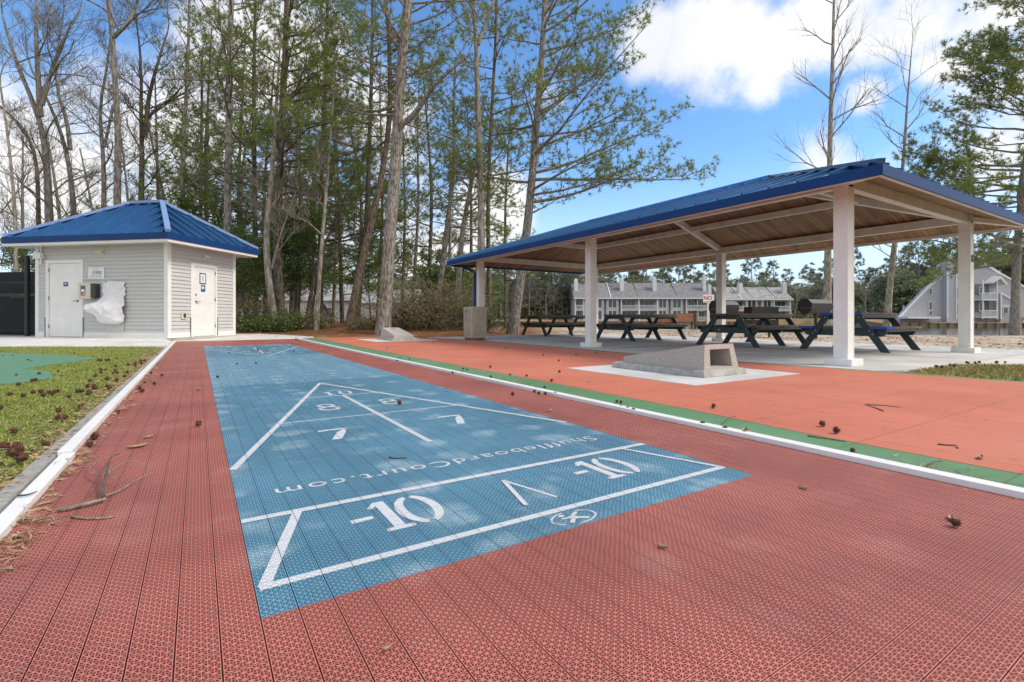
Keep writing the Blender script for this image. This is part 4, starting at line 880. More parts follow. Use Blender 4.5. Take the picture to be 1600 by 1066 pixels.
def own_pine(seed, Z, pts, r1, r0, barkm, label, c0, nprim, Lmax, leafm='needle', group=None, extra=None, **kw):
    rng = np.random.default_rng(seed); P, R = px_tree(Z, pts, r1, r0, 18, rng); w = Wood(); w.tube(P, R, 12)
    root = tree_obj('pine_tree', P[0], label, 'pine tree', group); cr = pine_crown(rng, w, P, R, c0, nprim, Lmax, **kw)
    if extra: 
        for ex in extra:
            Q = smoothpath([np.array(PX(x, y, Z - dz)) for x, y, dz in ex[0]], 12); RQ = np.linspace(ex[1], ex[2], 12); w.tube(Q, RQ, 8)
            c2 = pine_crown(rng, w, Q, RQ, ex[3], ex[4], ex[5], **{k: v for k, v in kw.items() if k not in ('bias', 'c1')}); cr = (np.concatenate([cr[0], c2[0]]), np.concatenate([cr[1], c2[1] + len(cr[0])]))
    finish(root, w, barkm, cr, leafm); return root
def own_bare(seed, Z, leaders, barkm, label, L=2.6, lvl=3, per=9, group=None, start=.35, up=.05, tipleaf=None, r_side=.045, spread=.8):
    rng = np.random.default_rng(seed); w = Wood(); root = None; tips = []
    for li, (pts, r0, r1) in enumerate(leaders):
        if li == 0: P, R = px_tree(Z, pts, r1, r0, 16, rng); root = tree_obj('bare_tree', P[0], label, 'bare tree', group)
        else: P = smoothpath([np.array(PX(x, y, Z + rng.uniform(-.3, .3) * (i > 0))) for i, (x, y) in enumerate(pts)], 12); R = np.linspace(r0, r1, 12)
        w.tube(P, R, 10 if r0 > .1 else 6)
        for i in range(per):
            t = (start if li == 0 else .12) + (1 - (start if li == 0 else .12)) * (i + rng.uniform(0, .8)) / per; p, r, ax = trunk_at(P, R, min(t, .999)); az = rng.uniform(0, 6.283)
            bare_rec(rng, w, p, nrm(V(math.cos(az), math.sin(az), rng.uniform(.4, 1.1))), L * (1.1 - .6 * t) * rng.uniform(.6, 1.1), min(r * .5, r_side), lvl, up, spread, tips)
        bare_rec(rng, w, P[-1], nrm(P[-1] - P[-2]), L * .7, R[-1], lvl, up, spread, tips)
    cr = None
    if tipleaf: idx = rng.choice(len(tips), min(len(tips), tipleaf[1])); cr = leaves(rng, np.array(tips)[idx], tipleaf[2], 2, .05)
    finish(root, w, barkm, cr, tipleaf[0] if tipleaf else None); return root
# ---- pines whose shapes the photo shows
own_pine(1, 18, [(598, 520), (605, 430), (612, 330), (621, 220), (624, 130), (632, 60), (640, -20), (642, -110)], .17, .30, 'bark_pine', 'thick straight pine trunk with furrowed grey bark just beyond the far end of the lane', .52, 26, 4.6, size=.22, dens=1.05,
         extra=[([(616, 200, 0), (640, 190, .2), (658, 165, .4), (672, 140, .8), (700, 112, 1.1), (735, 85, 1.4)], .12, .03, .3, 10, 1.9), ([(630, 90, 0), (612, 50, -.2), (602, 15, -.3), (604, -60, -.6)], .11, .06, .1, 10, 3.0)])
own_pine(2, 21, [(800, 512), (815, 430), (828, 320), (838, 200), (845, 110), (851, 20), (853, -110)], .09, .27, 'bark_pine', 'tall leaning pine with long right hand limbs reaching over the pavilion roof', .30, 42, 6.4, bias=(.80, -.40, 0), size=.21, dens=1.05, elev=(-.02, .75), sub=2.3)
own_pine(3, 20, [(545, 508), (560, 430), (585, 330), (602, 250), (611, 170), (608, 60), (600, -40)], .07, .205, 'bark_red', 'slender reddish pine curving up against the thick grey pine', .55, 16, 3.0, size=.2)
own_pine(4, 24, [(556, 500), (574, 350), (576, 250), (580, 150), (582, 40), (584, -80)], .07, .18, 'bark_dark', 'straight dark pine rising left of the curving reddish pine', .45, 26, 3.6, size=.22)
own_pine(5, 20.5, [(440, 512), (432, 400), (434, 330), (440, 200), (447, 60), (450, -90)], .1, .23, 'bark_dark', 'big dark pine behind the pale twisted trunk right of the hut', .32, 40, 5.0, bias=(.5, -.2, 0), size=.24, full=.9, dens=1.4)
own_pine(6, 21, [(356, 520), (355, 330), (358, 200), (358, 100), (362, 0), (364, -100)], .1, .21, 'bark_pine', 'tall straight pine directly behind the right end of the hut roof', .5, 30, 4.4, size=.2, full=.55)
own_pine(7, 23, [(680, 502), (690, 430), (700, 340), (711, 260), (708, 180), (712, 90)], .05, .19, 'bark_pine', 'slightly crooked pine right of the brown brush thicket', .36, 24, 3.1, size=.2)
own_pine(8, 22, [(712, 508), (717, 430), (722, 360), (736, 290), (746, 240), (752, 170)], .05, .2, 'bark_pine', 'leaning pine with low crown just left of the trash bin', .42, 20, 2.9, size=.2)
own_pine(9, 26, [(642, 500), (650, 400), (655, 300), (652, 240), (655, 130)], .04, .13, 'bark_pine', 'thin pine between the thick grey pine and the crooked pine', .38, 22, 2.6, size=.2)
own_pine(10, 25, [(1586, 505), (1588, 400), (1602, 250), (1628, 100), (1640, -80)], .09, .24, 'bark_far', 'green pine at the right edge with boughs hanging behind the pavilion corner', .19, 90, 5.6, bias=(-.95, .25, 0), size=.25, dens=1.7, elev=(-.12, .6), wid=.026)
own_pine(11, 26, [(765, 505), (762, 300), (768, 180), (775, 60), (778, -60)], .07, .16, 'bark_red', 'dark pine crown mingling behind the pale forked trunk', .38, 34, 4.6, size=.22, bias=(.2, -.1, 0))
own_pine(12, 23, [(288, 520), (284, 330), (288, 200), (294, 93), (297, -40)], .05, .17, 'bark_grey', 'narrow grey pine with thin drooping boughs behind the hut ridge', .35, 34, 2.4, size=.18, full=.6)
own_pine(13, 27, [(500, 505), (502, 300), (508, 150), (512, 0), (514, -80)], .08, .2, 'bark_dark', 'dense dark green pine in the middle of the grove', .2, 52, 4.8, size=.25, dens=1.5)
own_pine(14, 25, [(400, 505), (398, 300), (396, 150), (399, 0), (400, -60)], .07, .18, 'bark_dark', 'dark pine between the hut roof and the pale twisted trunk', .24, 46, 4.4, size=.25, dens=1.4)
# ---- bare trees
own_bare(21, 24, [([(80, 500), (77, 330), (71, 217), (62, 180), (43, 140), (23, 93), (8, 40)], .29, .06), ([(63, 182), (60, 124), (56, 62), (57, 0)], .13, .05), ([(66, 165), (80, 110), (95, 70), (124, 18)], .10, .03)], 'bark_grey', 'big grey bare tree with three leaders behind the left end of the hut roof', 3.0, 3, 9)
own_bare(22, 25, [([(62, 480), (60, 330), (58, 240), (34, 192), (-6, 162)], .17, .06)], 'bark_dark', 'bare tree sending one long limb out of the picture at the left edge', 2.2, 3, 6)
own_bare(23, 26, [([(118, 480), (116, 330), (108, 248), (93, 198), (72, 149), (50, 110)], .24, .06), ([(110, 235), (105, 185), (90, 148), (86, 95), (95, 50)], .11, .03)], 'bark_grey', 'bare twin stemmed tree leaning left behind the hut roof', 2.5, 3, 8)
own_bare(24, 24, [([(162, 480), (162, 330), (163, 248), (156, 192), (151, 160), (168, 118), (172, 60)], .2, .04), ([(163, 230), (172, 190), (180, 160)], .08, .03)], 'bark_grey', 'bare crooked tree just left of the tallest hut side trunk', 2.2, 3, 7)
own_bare(25, 22, [([(183, 480), (183, 330), (184, 248), (186, 173), (178, 139), (178, 77), (173, 31), (166, -30)], .225, .09), ([(178, 58), (190, 46), (200, 38), (210, 15), (218, -10)], .1, .04)], 'bark_grey', 'tallest bare grey trunk with a hooked upper limb behind the hut ridge', 2.6, 3, 9, start=.45)
own_bare(26, 24, [([(220, 480), (220, 330), (223, 217), (218, 173), (223, 124), (217, 62)], .25, .05), ([(226, 215), (229, 198), (231, 155), (241, 118), (252, 80), (262, 50)], .13, .03), ([(227, 190), (245, 168), (263, 158), (288, 133)], .08, .02)], 'bark_dark', 'bare tree forking into three above the hut ridge', 2.4, 3, 8)
own_bare(27, 22, [([(26, 500), (24, 330), (14, 223), (6, 170), (0, 130)], .12, .04)], 'bark_pale', 'slim pale bare tree at the left edge behind the fence', 1.8, 3, 7)
own_bare(28, 19.5, [([(430, 512), (418, 430), (414, 350), (424, 300), (426, 250), (432, 160), (438, 60)], .19, .03), ([(424, 420), (440, 360), (452, 330), (462, 300)], .05, .015)], 'bark_pale', 'pale twisted bare trunk in front of the big dark pine', 1.7, 3, 7)
own_bare(29, 19, [([(494, 512), (500, 420), (508, 320), (516, 220), (526, 90)], .11, .025)], 'bark_pale', 'slender greenish bare tree left of the curving reddish pine', 1.7, 3, 10)
own_bare(30, 21, [([(752, 512), (752, 400), (752, 300), (748, 200), (744, 120), (747, 62), (736, 0), (730, -60)], .24, .07), ([(747, 70), (757, 40), (770, 10), (782, -40)], .09, .04)], 'bark_pale', 'pale grey forked trunk directly behind the front left pavilion post', 2.0, 3, 6, start=.7)
own_bare(31, 30, [([(1293, 506), (1293, 400), (1296, 300), (1297, 200), (1301, 100), (1303, 0), (1304, -40)], .29, .06)], 'bark_pale', 'bare gum tree with spiky side limbs above the right part of the pavilion roof', 4.3, 2, 22, start=.22, up=.06, spread=.6, r_side=.05)
own_bare(32, 31, [([(1385, 506), (1392, 430), (1404, 330), (1412, 250), (1418, 150), (1426, 60)], .26, .02)], 'bark_pale', 'thinner leaning bare gum tree right of the taller one', 3.6, 2, 20, start=.2, up=.07, spread=.6, r_side=.04)
own_bare(33, 28, [([(520, 500), (470, 420), (446, 350)], .09, .03), ([(486, 445), (480, 380), (476, 330)], .05, .02)], 'bark_dark', 'dark leaning sapling crossing low through the grove', 1.6, 3, 8)
own_bare(34, 22, [([(478, 508), (485, 460), (500, 400), (530, 330), (550, 280)], .12, .03)], 'bark_dark', 'dark tree leaning right under the pine canopy', 1.8, 3, 8)
# ---- seedable types, then copies
def copy_tree(src, loc, rz, sc, label=None):
    r = src.copy(); C.objects.link(r); r.location = loc; r.rotation_euler = (0, 0, rz); r.scale = (sc[0], sc[0], sc[1])
    if label: r['label'] = label
    for ch in list(src.children): c = ch.copy(); C.objects.link(c); c.parent = r
    return r
def gen_pine(seed, H, r, c0, nprim, Lmax, barkm, leafm, label, group, **kw):
    rng = np.random.default_rng(seed); P = smoothpath([V(0, 0, -.2), V(rng.normal(0, .3), rng.normal(0, .3), H * .5), V(rng.normal(0, .5), rng.normal(0, .5), H)], 14); R = np.linspace(r, r * .25, 14); w = Wood(); w.tube(P, R, 8)
    root = tree_obj('pine_tree', (0, 0, 0), label, 'pine tree', group); finish(root, w, barkm, pine_crown(rng, w, P, R, c0, nprim, Lmax, **kw), leafm); return root
def gen_bare(seed, H, r, barkm, label, group, L=3, lvl=3, per=12, name='bare_tree', cat='bare tree', leaf=None):
    rng = np.random.default_rng(seed); P = smoothpath([V(0, 0, -.2), V(rng.normal(0, .4), rng.normal(0, .4), H * .5), V(rng.normal(0, .6), rng.normal(0, .6), H * .85)], 12); R = np.linspace(r, r * .3, 12); w = Wood(); w.tube(P, R, 6); tips = []
    root = tree_obj(name, (0, 0, 0), label, cat, group)
    for i in range(per):
        t = .25 + .74 * (i + rng.uniform(0, .8)) / per; p, rr, ax = trunk_at(P, R, t); az = rng.uniform(0, 6.283); bare_rec(rng, w, p, nrm(V(math.cos(az), math.sin(az), rng.uniform(.3, 1))), L * (1.1 - .5 * t), min(rr * .5, .06), lvl, .05, .8, tips)
    cr = leaves(rng, tips, leaf[1], leaf[2], leaf[3]) if leaf else None
    finish(root, w, barkm, cr, leaf[0] if leaf else None); return root
rr = random.Random(11)
def where2(px): return 'behind the hut' if px < 262 else 'just right of the hut roof' if px < 400 else 'in the middle of the grove' if px < 595 else 'right of the thick grey pine'
def place(src_list, spots, lab=None):
    used = set()
    for i, (px, Z, sc, sh) in enumerate(spots):
        s = src_list[i % len(src_list)]; p = W((px - 800) / FOC * Z, Z); z = gh(p.x, p.y); args = ((p.x, p.y, z), rr.uniform(0, 6.28), (sc, sh))
        s_o = s
        if id(s) not in used: used.add(id(s)); s.location = args[0]; s.rotation_euler = (0, 0, args[1]); s.scale = (sc, sc, sh)
        else: s_o = copy_tree(s, *args)
        if lab: s_o['label'] = lab(px)
G1, G2, G3 = 'pines in the grove behind', 'bare trees in the grove behind', 'evergreen understory trees in the grove'
LB = 'dark grove pine standing deep behind the nearer trunks'; 
gp = [gen_pine(40 + i, 17 + i, .16, (.12, .3, .2)[i], 44, 3.9, 'bark_dark', 'needle', LB, G1, size=.28, per=12, wid=.032, dens=.82) for i in range(3)]
place(gp, [(px, Z, 1, rr.uniform(.85, 1.12)) for px, Z in ((255, 33), (330, 30), (372, 36), (415, 31), (462, 34), (485, 40), (535, 33), (590, 36), (628, 42), (668, 34), (735, 36), (320, 42), (440, 45), (520, 46), (790, 40))], lambda px: 'dark pine deep ' + where2(px))
gb_ = [gen_bare(50 + i, 15, .15, 'bark_grey', 'grey bare tree standing deep in the grove', G2) for i in range(2)]
place(gb_, [(px, Z, 1, rr.uniform(.8, 1.15)) for px, Z in ((-40, 30), (40, 34), (100, 32), (140, 38), (205, 33), (250, 29), (310, 27), (385, 29), (455, 27), (560, 30), (610, 31), (700, 33))], lambda px: 'grey bare tree deep ' + where2(px))
gh_ = [gen_bare(60 + i, 6.5, .08, 'bark_dark', 'leafy dark green understory tree beneath the pines', G3, L=1.7, lvl=2, per=16, name='holly_tree', cat='holly tree', leaf=('holly', .075, 5, .16)) for i in range(3)]
place(gh_, [(px, Z, rr.uniform(.75, 1.1), rr.uniform(.65, 1.05) * (.62 if px > 600 else 1)) for px, Z in ((95, 27), (135, 25), (240, 24), (275, 25), (310, 24), (335, 22), (385, 21.5), (400, 24), (425, 26), (465, 25), (485, 24), (580, 28), (670, 26), (728, 25), (370, 27), (20, 30), (770, 33))], lambda px: 'leafy green understory tree ' + where2(px))
# ---- brush thickets in front of the grove
rg_ = np.random.default_rng(5); nn = 5200; pc = []
for i in range(nn):
    px = rg_.uniform(600, 1420); Z = rg_.uniform(129, 150) if px < 1375 else rg_.uniform(96, 112); q = W((px - 800) / FOC * Z, Z); pc.append((q.x, q.y, gh(q.x, q.y) + rg_.uniform(0, 1) ** 1.4 * 4.2))
lv = leaves(rg_, np.array(pc), .55, 4, .5); npmesh('undergrowth', lv[0], lv[1], 'needle_far', None, label='hazy low undergrowth beneath the far tree line', kind='stuff')
def thicket(seed, px, Z, wpx, h, leafm, label, n=130, nl=3):
    rng = np.random.default_rng(seed); w = Wood(); tips = []; cx = W((px - 800) / FOC * Z, Z); root = tree_obj('bush', (cx.x, cx.y, gh(cx.x, cx.y)), label, 'bush'); hwid = wpx / 2 / FOC * Z
    for i in range(n):
        a, b = rng.uniform(-1, 1) * hwid, rng.uniform(-.6, .6); q = W((px - 800) / FOC * Z + a, Z + b); p = V(q.x, q.y, gh(q.x, q.y) - .02); d = nrm(V(rng.normal(0, .5), rng.normal(0, .5), 1.1))
        L = h * rng.uniform(.45, 1.0); B = branch(rng, p, d, L, 6, -.05, .2); w.tube(B, np.linspace(.012, .004, 6), 3); tips.extend(list(B[2:]))
        for k in range(3): s = rng.integers(1, 5); Q = branch(rng, B[s], nrm(B[s] - B[s - 1] + rng.normal(0, .7, 3)), L * .4, 4, 0, .2); w.tube(Q, [.006, .005, .004, .003], 3); tips.extend(list(Q[1:]))
    off = np.array(root.location); w.v = [a - off for a in w.v]; w.obj('stems', 'twig_pale' if leafm == 'brush' else 'twig', root); lv = leaves(rng, tips, .045, nl, .09); npmesh('leaves', lv[0] - off, lv[1], leafm, root)
thicket(70, 672, 19.5, 130, 2.4, 'brush', 'olive brown brush thicket right of the thick grey pine', 240, 4)
thicket(71, 425, 18.9, 80, .8, 'holly', 'low green bush beside the right end of the hut', 110, 5)
thicket(72, 480, 19.6, 70, .9, 'brush', 'low dry brush left of the leaning reddish trunk', 90, 3)
thicket(73, 385, 19.6, 60, 1.6, 'brush', 'dry brush close to the right wall of the hut', 90, 3)
thicket(74, 735, 21.5, 50, 1.8, 'holly', 'green bush peeking out left of the trash bin', 80, 5)
thicket(75, 575, 19.6, 50, .55, 'brush', 'small dry tuft of brush at the foot of the reddish pine', 50, 3)
# ---- far shore trees
G4, G5 = 'pines on the far shore', 'bare trees on the far shore'
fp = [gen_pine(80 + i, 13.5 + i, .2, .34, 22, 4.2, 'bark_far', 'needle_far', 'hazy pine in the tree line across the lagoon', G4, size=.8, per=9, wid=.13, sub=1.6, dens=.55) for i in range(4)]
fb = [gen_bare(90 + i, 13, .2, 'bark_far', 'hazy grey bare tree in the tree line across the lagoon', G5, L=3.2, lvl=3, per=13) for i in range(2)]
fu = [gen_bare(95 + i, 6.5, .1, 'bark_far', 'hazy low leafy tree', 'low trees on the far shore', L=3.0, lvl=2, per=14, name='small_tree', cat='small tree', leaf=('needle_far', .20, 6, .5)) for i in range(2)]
sp_p = []; sp_b = []; sp_u = [(690 + i * 9.5 + rr.uniform(-4, 4), rr.uniform(136, 150), rr.uniform(1.1, 1.7), rr.uniform(.9, 1.5)) for i in range(80)] + [(1385 + i * 12, rr.uniform(98, 110), rr.uniform(1, 1.5), rr.uniform(.9, 1.4)) for i in range(22)] + [(300 + i * 22, rr.uniform(75, 84), 1.2, rr.uniform(.7, 1)) for i in range(20)]
for i in range(58):
    px = 690 + i * 17 + rr.uniform(-8, 8); Z = rr.uniform(140, 165)
    if 1100 < px < 1290 and i % 3 == 0: continue
    sp_p.append((px, Z, rr.uniform(1.0, 1.4), rr.uniform(.9, 1.25)))
for i in range(34): sp_b.append((700 + i * 27 + rr.uniform(-12, 12), rr.uniform(128, 140), rr.uniform(.8, 1.2), rr.uniform(.7, 1.05)))
for i in range(20): sp_p.append((1440 + i * 16 + rr.uniform(-6, 6), rr.uniform(96, 125), rr.uniform(1.0, 1.3), rr.uniform(.9, 1.15)))
for i in range(16): sp_p.append((770 + i * 9 + rr.uniform(-6, 6), rr.uniform(128, 138), rr.uniform(.9, 1.1), rr.uniform(.8, 1.0)))
for i in range(18): sp_b.append((765 + i * 8 + rr.uniform(-4, 4), rr.uniform(126, 136), rr.uniform(.8, 1.1), rr.uniform(.8, 1.1)))
for i in range(12): sp_p.append((330 + i * 34 + rr.uniform(-12, 12), rr.uniform(85, 105), rr.uniform(.9, 1.2), rr.uniform(.75, .95)))
def where(px): return 'in the grove backdrop left of the lagoon' if px < 740 else 'in the far woods left of the condos' if px < 898 else 'behind the long dark roofed condo row' if px < 1112 else 'behind the pale roofed condo rows' if px < 1375 else 'between the condos and the grey house' if px < 1440 else 'behind the large grey house'
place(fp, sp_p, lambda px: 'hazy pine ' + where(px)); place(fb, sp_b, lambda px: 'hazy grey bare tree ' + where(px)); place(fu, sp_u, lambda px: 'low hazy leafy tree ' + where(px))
# ------------------------------------------------------------------ houses across the lagoon
def loc_mb(Z, px0):
    k = Z / FOC
    return (lambda px: (px - px0) * k), (lambda py: EYE - (py - 497) * k), k
def condo(px0, px1, Z, ridge, eave, label, secs, chims, roofm, base=503, end_cut=0):
    X_, Z_, k = loc_mb(Z, px0); p = W((px0 - 800) / FOC * Z, Z); r = empty('condo_row', (p.x, p.y, 0), -T, label, 'condo building')
    L = X_(px1); ze, zr, z0 = Z_(eave), Z_(ridge), Z_(base) - .6; D = 11
    q = MB(); q.box((0, 1.6, z0), (L, D, ze)); q.obj('wall', 'condo_wall', r)
    q = MB(); e = end_cut * k
    q.add([(-.3, -.3, ze - .1), (L + .3, -.3, ze - .1), (L + .3 - e, D / 2, zr), (-.3 + e * .3, D / 2, zr), (-.3, D + .3, ze - .1), (L + .3, D + .3, ze - .1), (-.3, -.3, ze + .12), (L + .3, -.3, ze + .12)], [(0, 1, 7, 6), (6, 7, 2, 3), (3, 2, 5, 4), (0, 6, 3, 4), (1, 5, 2, 7)]); rf = q.obj('roof', roofm, r)
    q = MB(); q.box((-.32, -.36, ze - .22), (L + .32, -.305, ze + .1)); q.obj('gutter', 'condo_white', rf)
    for i in range(1, 4):
        if L < 8: break
        xx = L * i / 4 + (.6 if i % 2 else -.8); q = MB(); q.beam((xx, -.2, ze + .17), (xx, D / 2 - .3, zr + .02), .18, .10); q.obj('parapet', 'condo_white' if i == 1 else roofm, rf)
    for a, b, yt, yb in chims:
        q = MB(); q.box((X_(a), 2.2, Z_(yb)), (X_(b), 3.4, Z_(yt))); c = q.obj('chimney', 'condo_white', rf); q = MB(); q.box((X_(a) + .15, 2.35, Z_(yt)), (X_(b) - .15, 3.25, Z_(yt) + .25)); q.obj('cap', 'condo_white', c)
    h = (ze - (Z_(base))) / 2
    for kind, a, b in secs:
        xa, xb = X_(a), X_(b)
        if kind == 'w':
            q = MB(); q.box((xa - .5, .4, z0), (xb + .5, 1.6, ze)); q.obj('bay', 'condo_wall', r)
            n = 2
            for lv in (0, 1):
                zb = Z_(base) + lv * h + .55
                for j in range(n):
                    x0 = xa + (xb - xa) * j / n + .1; x1 = xa + (xb - xa) * (j + 1) / n - .1
                    q = MB(); q.box((x0 - .12, .33, zb - .12), (x1 + .12, .399, zb + h * .72 + .12)); w_ = q.obj('window', 'condo_white', r); q = MB(); q.box((x0, .30, zb), (x1, .329, zb + h * .72)); q.obj('pane', 'glass_dark', w_)
        else:
            for lv in (0, 1):
                zb = Z_(base) + lv * h
                q = MB(); q.box((xa + .3, 1.52, zb + .1), (xb - .3, 1.59, zb + h * .84)); w_ = q.obj('glass_door', 'condo_white', r)
                m3 = (xb - xa - .8) / 3
                for j in range(3): q = MB(); q.box((xa + .42 + j * m3, 1.46, zb + .18), (xa + .30 + (j + 1) * m3, 1.515, zb + h * .80)); q.obj('pane', 'glass_dark', w_)
                q = MB(); q.box((xa, -.1, zb - .22), (xb, 1.6, zb)); b_ = q.obj('balcony', 'condo_white', r)
                q = MB(); q.box((xa, -.12, zb + .95), (xb, -.04, zb + 1.08)); q.box((xa, -.12, zb + .12), (xb, -.04, zb + .22)); n = int((xb - xa) / .28)
                for j in range(n + 1): xx = xa + (xb - xa - .08) * j / n; q.box((xx, -.11, zb + .22), (xx + .1, -.05, zb + .95))
                q.obj('railing', 'condo_white', b_)
            for xx in (xa - .12, xb - .12): q = MB(); q.add([(xx, -.5, z0), (xx + .24, -.5, z0), (xx + .24, 1.6, z0), (xx, 1.6, z0), (xx, .1, ze), (xx + .24, .1, ze), (xx + .24, 1.6, ze), (xx, 1.6, ze)], [(0, 3, 2, 1), (4, 5, 6, 7), (0, 1, 5, 4), (1, 2, 6, 5), (2, 3, 7, 6), (3, 0, 4, 7)]); q.obj('side_wall', 'condo_white', r)
condo(898, 1108, 123, 440, 466, 'long grey condo row with dark roofs and white chimneys across the lagoon', [('b', 899, 912), ('w', 929, 941), ('w', 951, 964), ('b', 971, 998), ('b', 999, 1027), ('w', 1030, 1042), ('w', 1052, 1065), ('b', 1073, 1090), ('b', 1090, 1106)], [(899, 905, 436, 462), (972, 978, 435, 460), (1024, 1030, 434, 459), (1104, 1109, 431, 462)], 'shingle', 502)
condo(1128, 1237, 128, 447, 468, 'pale roofed condo row seen right of the middle rear post', [('b', 1131, 1143), ('b', 1144, 1167), ('w', 1169, 1182), ('w', 1194, 1206), ('b', 1210, 1235)], [(1112, 1117, 445, 470), (1161, 1167, 443, 463), (1231, 1237, 441, 462)], 'shingle_light', 502)
condo(1239, 1358, 148, 452, 472, 'farthest condo row with a pale roof, behind the right hand grill', [('b', 1242, 1262), ('w', 1268, 1280), ('b', 1284, 1306), ('w', 1312, 1324), ('b', 1332, 1356)], [(1243, 1249, 449, 467), (1352, 1359, 445, 466)], 'shingle_light', 501, 14)
# big grey house on the right
def house():
    Z = 84; X_, Z_, k = loc_mb(Z, 1404); p = W((1404 - 800) / FOC * Z, Z); r = empty('lake_house', (p.x, p.y, 0), -T, 'large light grey gabled house with white trim behind the far right post', 'house')
    def poly(name, pts, y0, y1, m, par=r):
        n = len(pts); q = MB(); q.add([(X_(x), y, Z_(z)) for y in (y0, y1) for x, z in pts], [tuple(range(n)), tuple(range(n, 2 * n))[::-1]] + [(i, n + i, n + (i + 1) % n, (i + 1) % n) for i in range(n)]); return q.obj(name, m, par)
    def trimline(pts, y, w=.25, par=r):
        q = MB()
        for (a, b), (c, d) in zip(pts, pts[1:]): q.beam((X_(a), y, Z_(b)), (X_(c), y, Z_(d)), .14, w, up=(0, 0, 1) if abs(a - c) > 1 else (1, 0, 0))
        return q.obj('white_trim', 'condo_white', par)
    a = poly('side_wing', [(1406, 496), (1451, 449), (1472, 434), (1472, 507), (1406, 507)], 0, 1.0, 'house_grey'); trimline([(1404, 496), (1451, 447.5), (1473, 432.5)], -.1, .3, a)
    poly('deck', [(1403, 495), (1452, 495), (1452, 498), (1403, 498)], -2.2, 0, 'condo_white')
    c = poly('chimney', [(1472, 507), (1472, 397), (1475, 399), (1487, 404), (1487, 507)], -.9, .5, 'house_grey'); trimline([(1472.6, 499), (1472.6, 398)], -.95, .16, c); trimline([(1486.6, 499), (1486.6, 404)], -.95, .16, c)
    g = poly('main_gable', [(1487, 507), (1487, 424.5), (1521, 400.5), (1562, 426), (1562, 507)], .4, 3.5, 'house_grey'); trimline([(1486, 424.5), (1521, 399.5), (1564, 427)], .2, .38, g)
    poly('rear_gable', [(1489, 425), (1489, 413), (1500, 405), (1512, 412), (1512, 425)], 1.5, 3.4, 'house_grey')
    h = poly('right_wing', [(1562, 507), (1562, 430), (1570, 424), (1620, 452), (1660, 470), (1660, 507)], 1.5, 5, 'house_grey'); trimline([(1561, 430), (1570, 423), (1620, 451), (1660, 469)], 1.4, .3, h)
    h2 = poly('lean_to', [(1556, 507), (1556, 459), (1583, 474), (1583, 507)], -.8, 1.5, 'house_grey'); trimline([(1555, 458), (1584, 474)], -.85, .28, h2); trimline([(1556.5, 459), (1556.5, 499)], -.84, .2, h2); trimline([(1556.5, 478.5), (1583, 478.5)], -.845, .18, h2)
    for x0, x1, y0, y1 in ((1494, 1503, 450, 466), (1494, 1503, 474, 490), (1505, 1510, 452, 466), (1451.5, 1455, 451, 460), (1451.5, 1455, 472, 484), (1451.5, 1455, 486, 492), (1560, 1566, 481, 489), (1572, 1580, 483, 489)):
        o = -.86 if x0 > 1555 else (.36 if x0 > 1480 else -.04)
        w_ = poly('window', [(x0 - .9, y1 + .9), (x0 - .9, y0 - .9), (x1 + .9, y0 - .9), (x1 + .9, y1 + .9)], o - .08, o, 'condo_white'); poly('pane', [(x0, y1), (x0, y0), (x1, y0), (x1, y1)], o - .1, o - .081, 'glass_dark', w_)
    for y0, y1 in ((444, 458), (468, 485)):
        w_ = poly('porch', [(1527, y1 + 3), (1527, y0), (1548, y0), (1548, y1 + 3)], .30, .39, 'house_shade'); q = poly('porch_door', [(1532, y1 + 2), (1532, y0 + 4), (1540, y0 + 4), (1540, y1 + 2)], .2, .29, 'condo_white', w_); poly('pane', [(1533, y1), (1533, y0 + 5), (1539, y0 + 5), (1539, y1)], .15, .19, 'glass_dark', w_)  # porch is a flat dark panel: the recess shade put in as colour
        b_ = poly('balcony', [(1524, y1 + 12), (1524, y1 + 10), (1549, y1 + 10), (1549, y1 + 12)], -1.2, .39, 'condo_white', w_); q = MB(); q.box((X_(1524), -1.2, Z_(y1 + 1)), (X_(1549), -1.12, Z_(y1))); 
        for j in range(14): xx = X_(1524) + (X_(1549) - X_(1524) - .06) * j / 13; q.box((xx, -1.19, Z_(y1 + 10)), (xx + .07, -1.13, Z_(y1 + 1)))
        q.obj('railing', 'condo_white', b_)
    for xx in (1527, 1549): trimline([(xx, 499), (xx, 438)], -1.0, .2)
    q = poly('porch_roof', [(1540, 442), (1552, 432), (1563, 445), (1561, 446.5), (1552, 436), (1540, 444)], -1.3, 1, 'condo_white')
house()
def grey_house(px0, px1, Z, ridge, eave, base, label, wm='condo_wall'):
    X_, Z_, k = loc_mb(Z, px0); p = W((px0 - 800) / FOC * Z, Z); r = empty('house', (p.x, p.y, 0), -T, label, 'house'); L = X_(px1)
    q = MB(); q.box((0, 0, Z_(base) - .5), (L, 9, Z_(eave))); q.obj('wall', wm, r); q = MB(); q.add([(-.5, -.5, Z_(eave)), (L + .5, -.5, Z_(eave)), (L + .5, 4.5, Z_(ridge)), (-.5, 4.5, Z_(ridge)), (L + .5, 9.5, Z_(eave)), (-.5, 9.5, Z_(eave))], [(0, 1, 2, 3), (3, 2, 4, 5), (0, 3, 5), (1, 4, 2)]); q.obj('roof', 'shingle_light', r)
    n = max(int(L / 4.5), 1)
    for i in range(n):
        x = L * (i + .5) / n; q = MB(); q.box((x - .75, -.08, Z_(eave) - 2.3), (x + .75, 0.001, Z_(eave) - .8)); w_ = q.obj('window', 'condo_white', r); q = MB(); q.box((x - .62, -.11, Z_(eave) - 2.18), (x + .62, -.081, Z_(eave) - .92)); q.obj('pane', 'glass_dark', w_)
grey_house(560, 640, 58, 449, 474, 498, 'pale grey house glimpsed between the thick pine and the reddish pine')
grey_house(408, 545, 64, 440, 470, 500, 'long grey roofed house glimpsed through the grove')
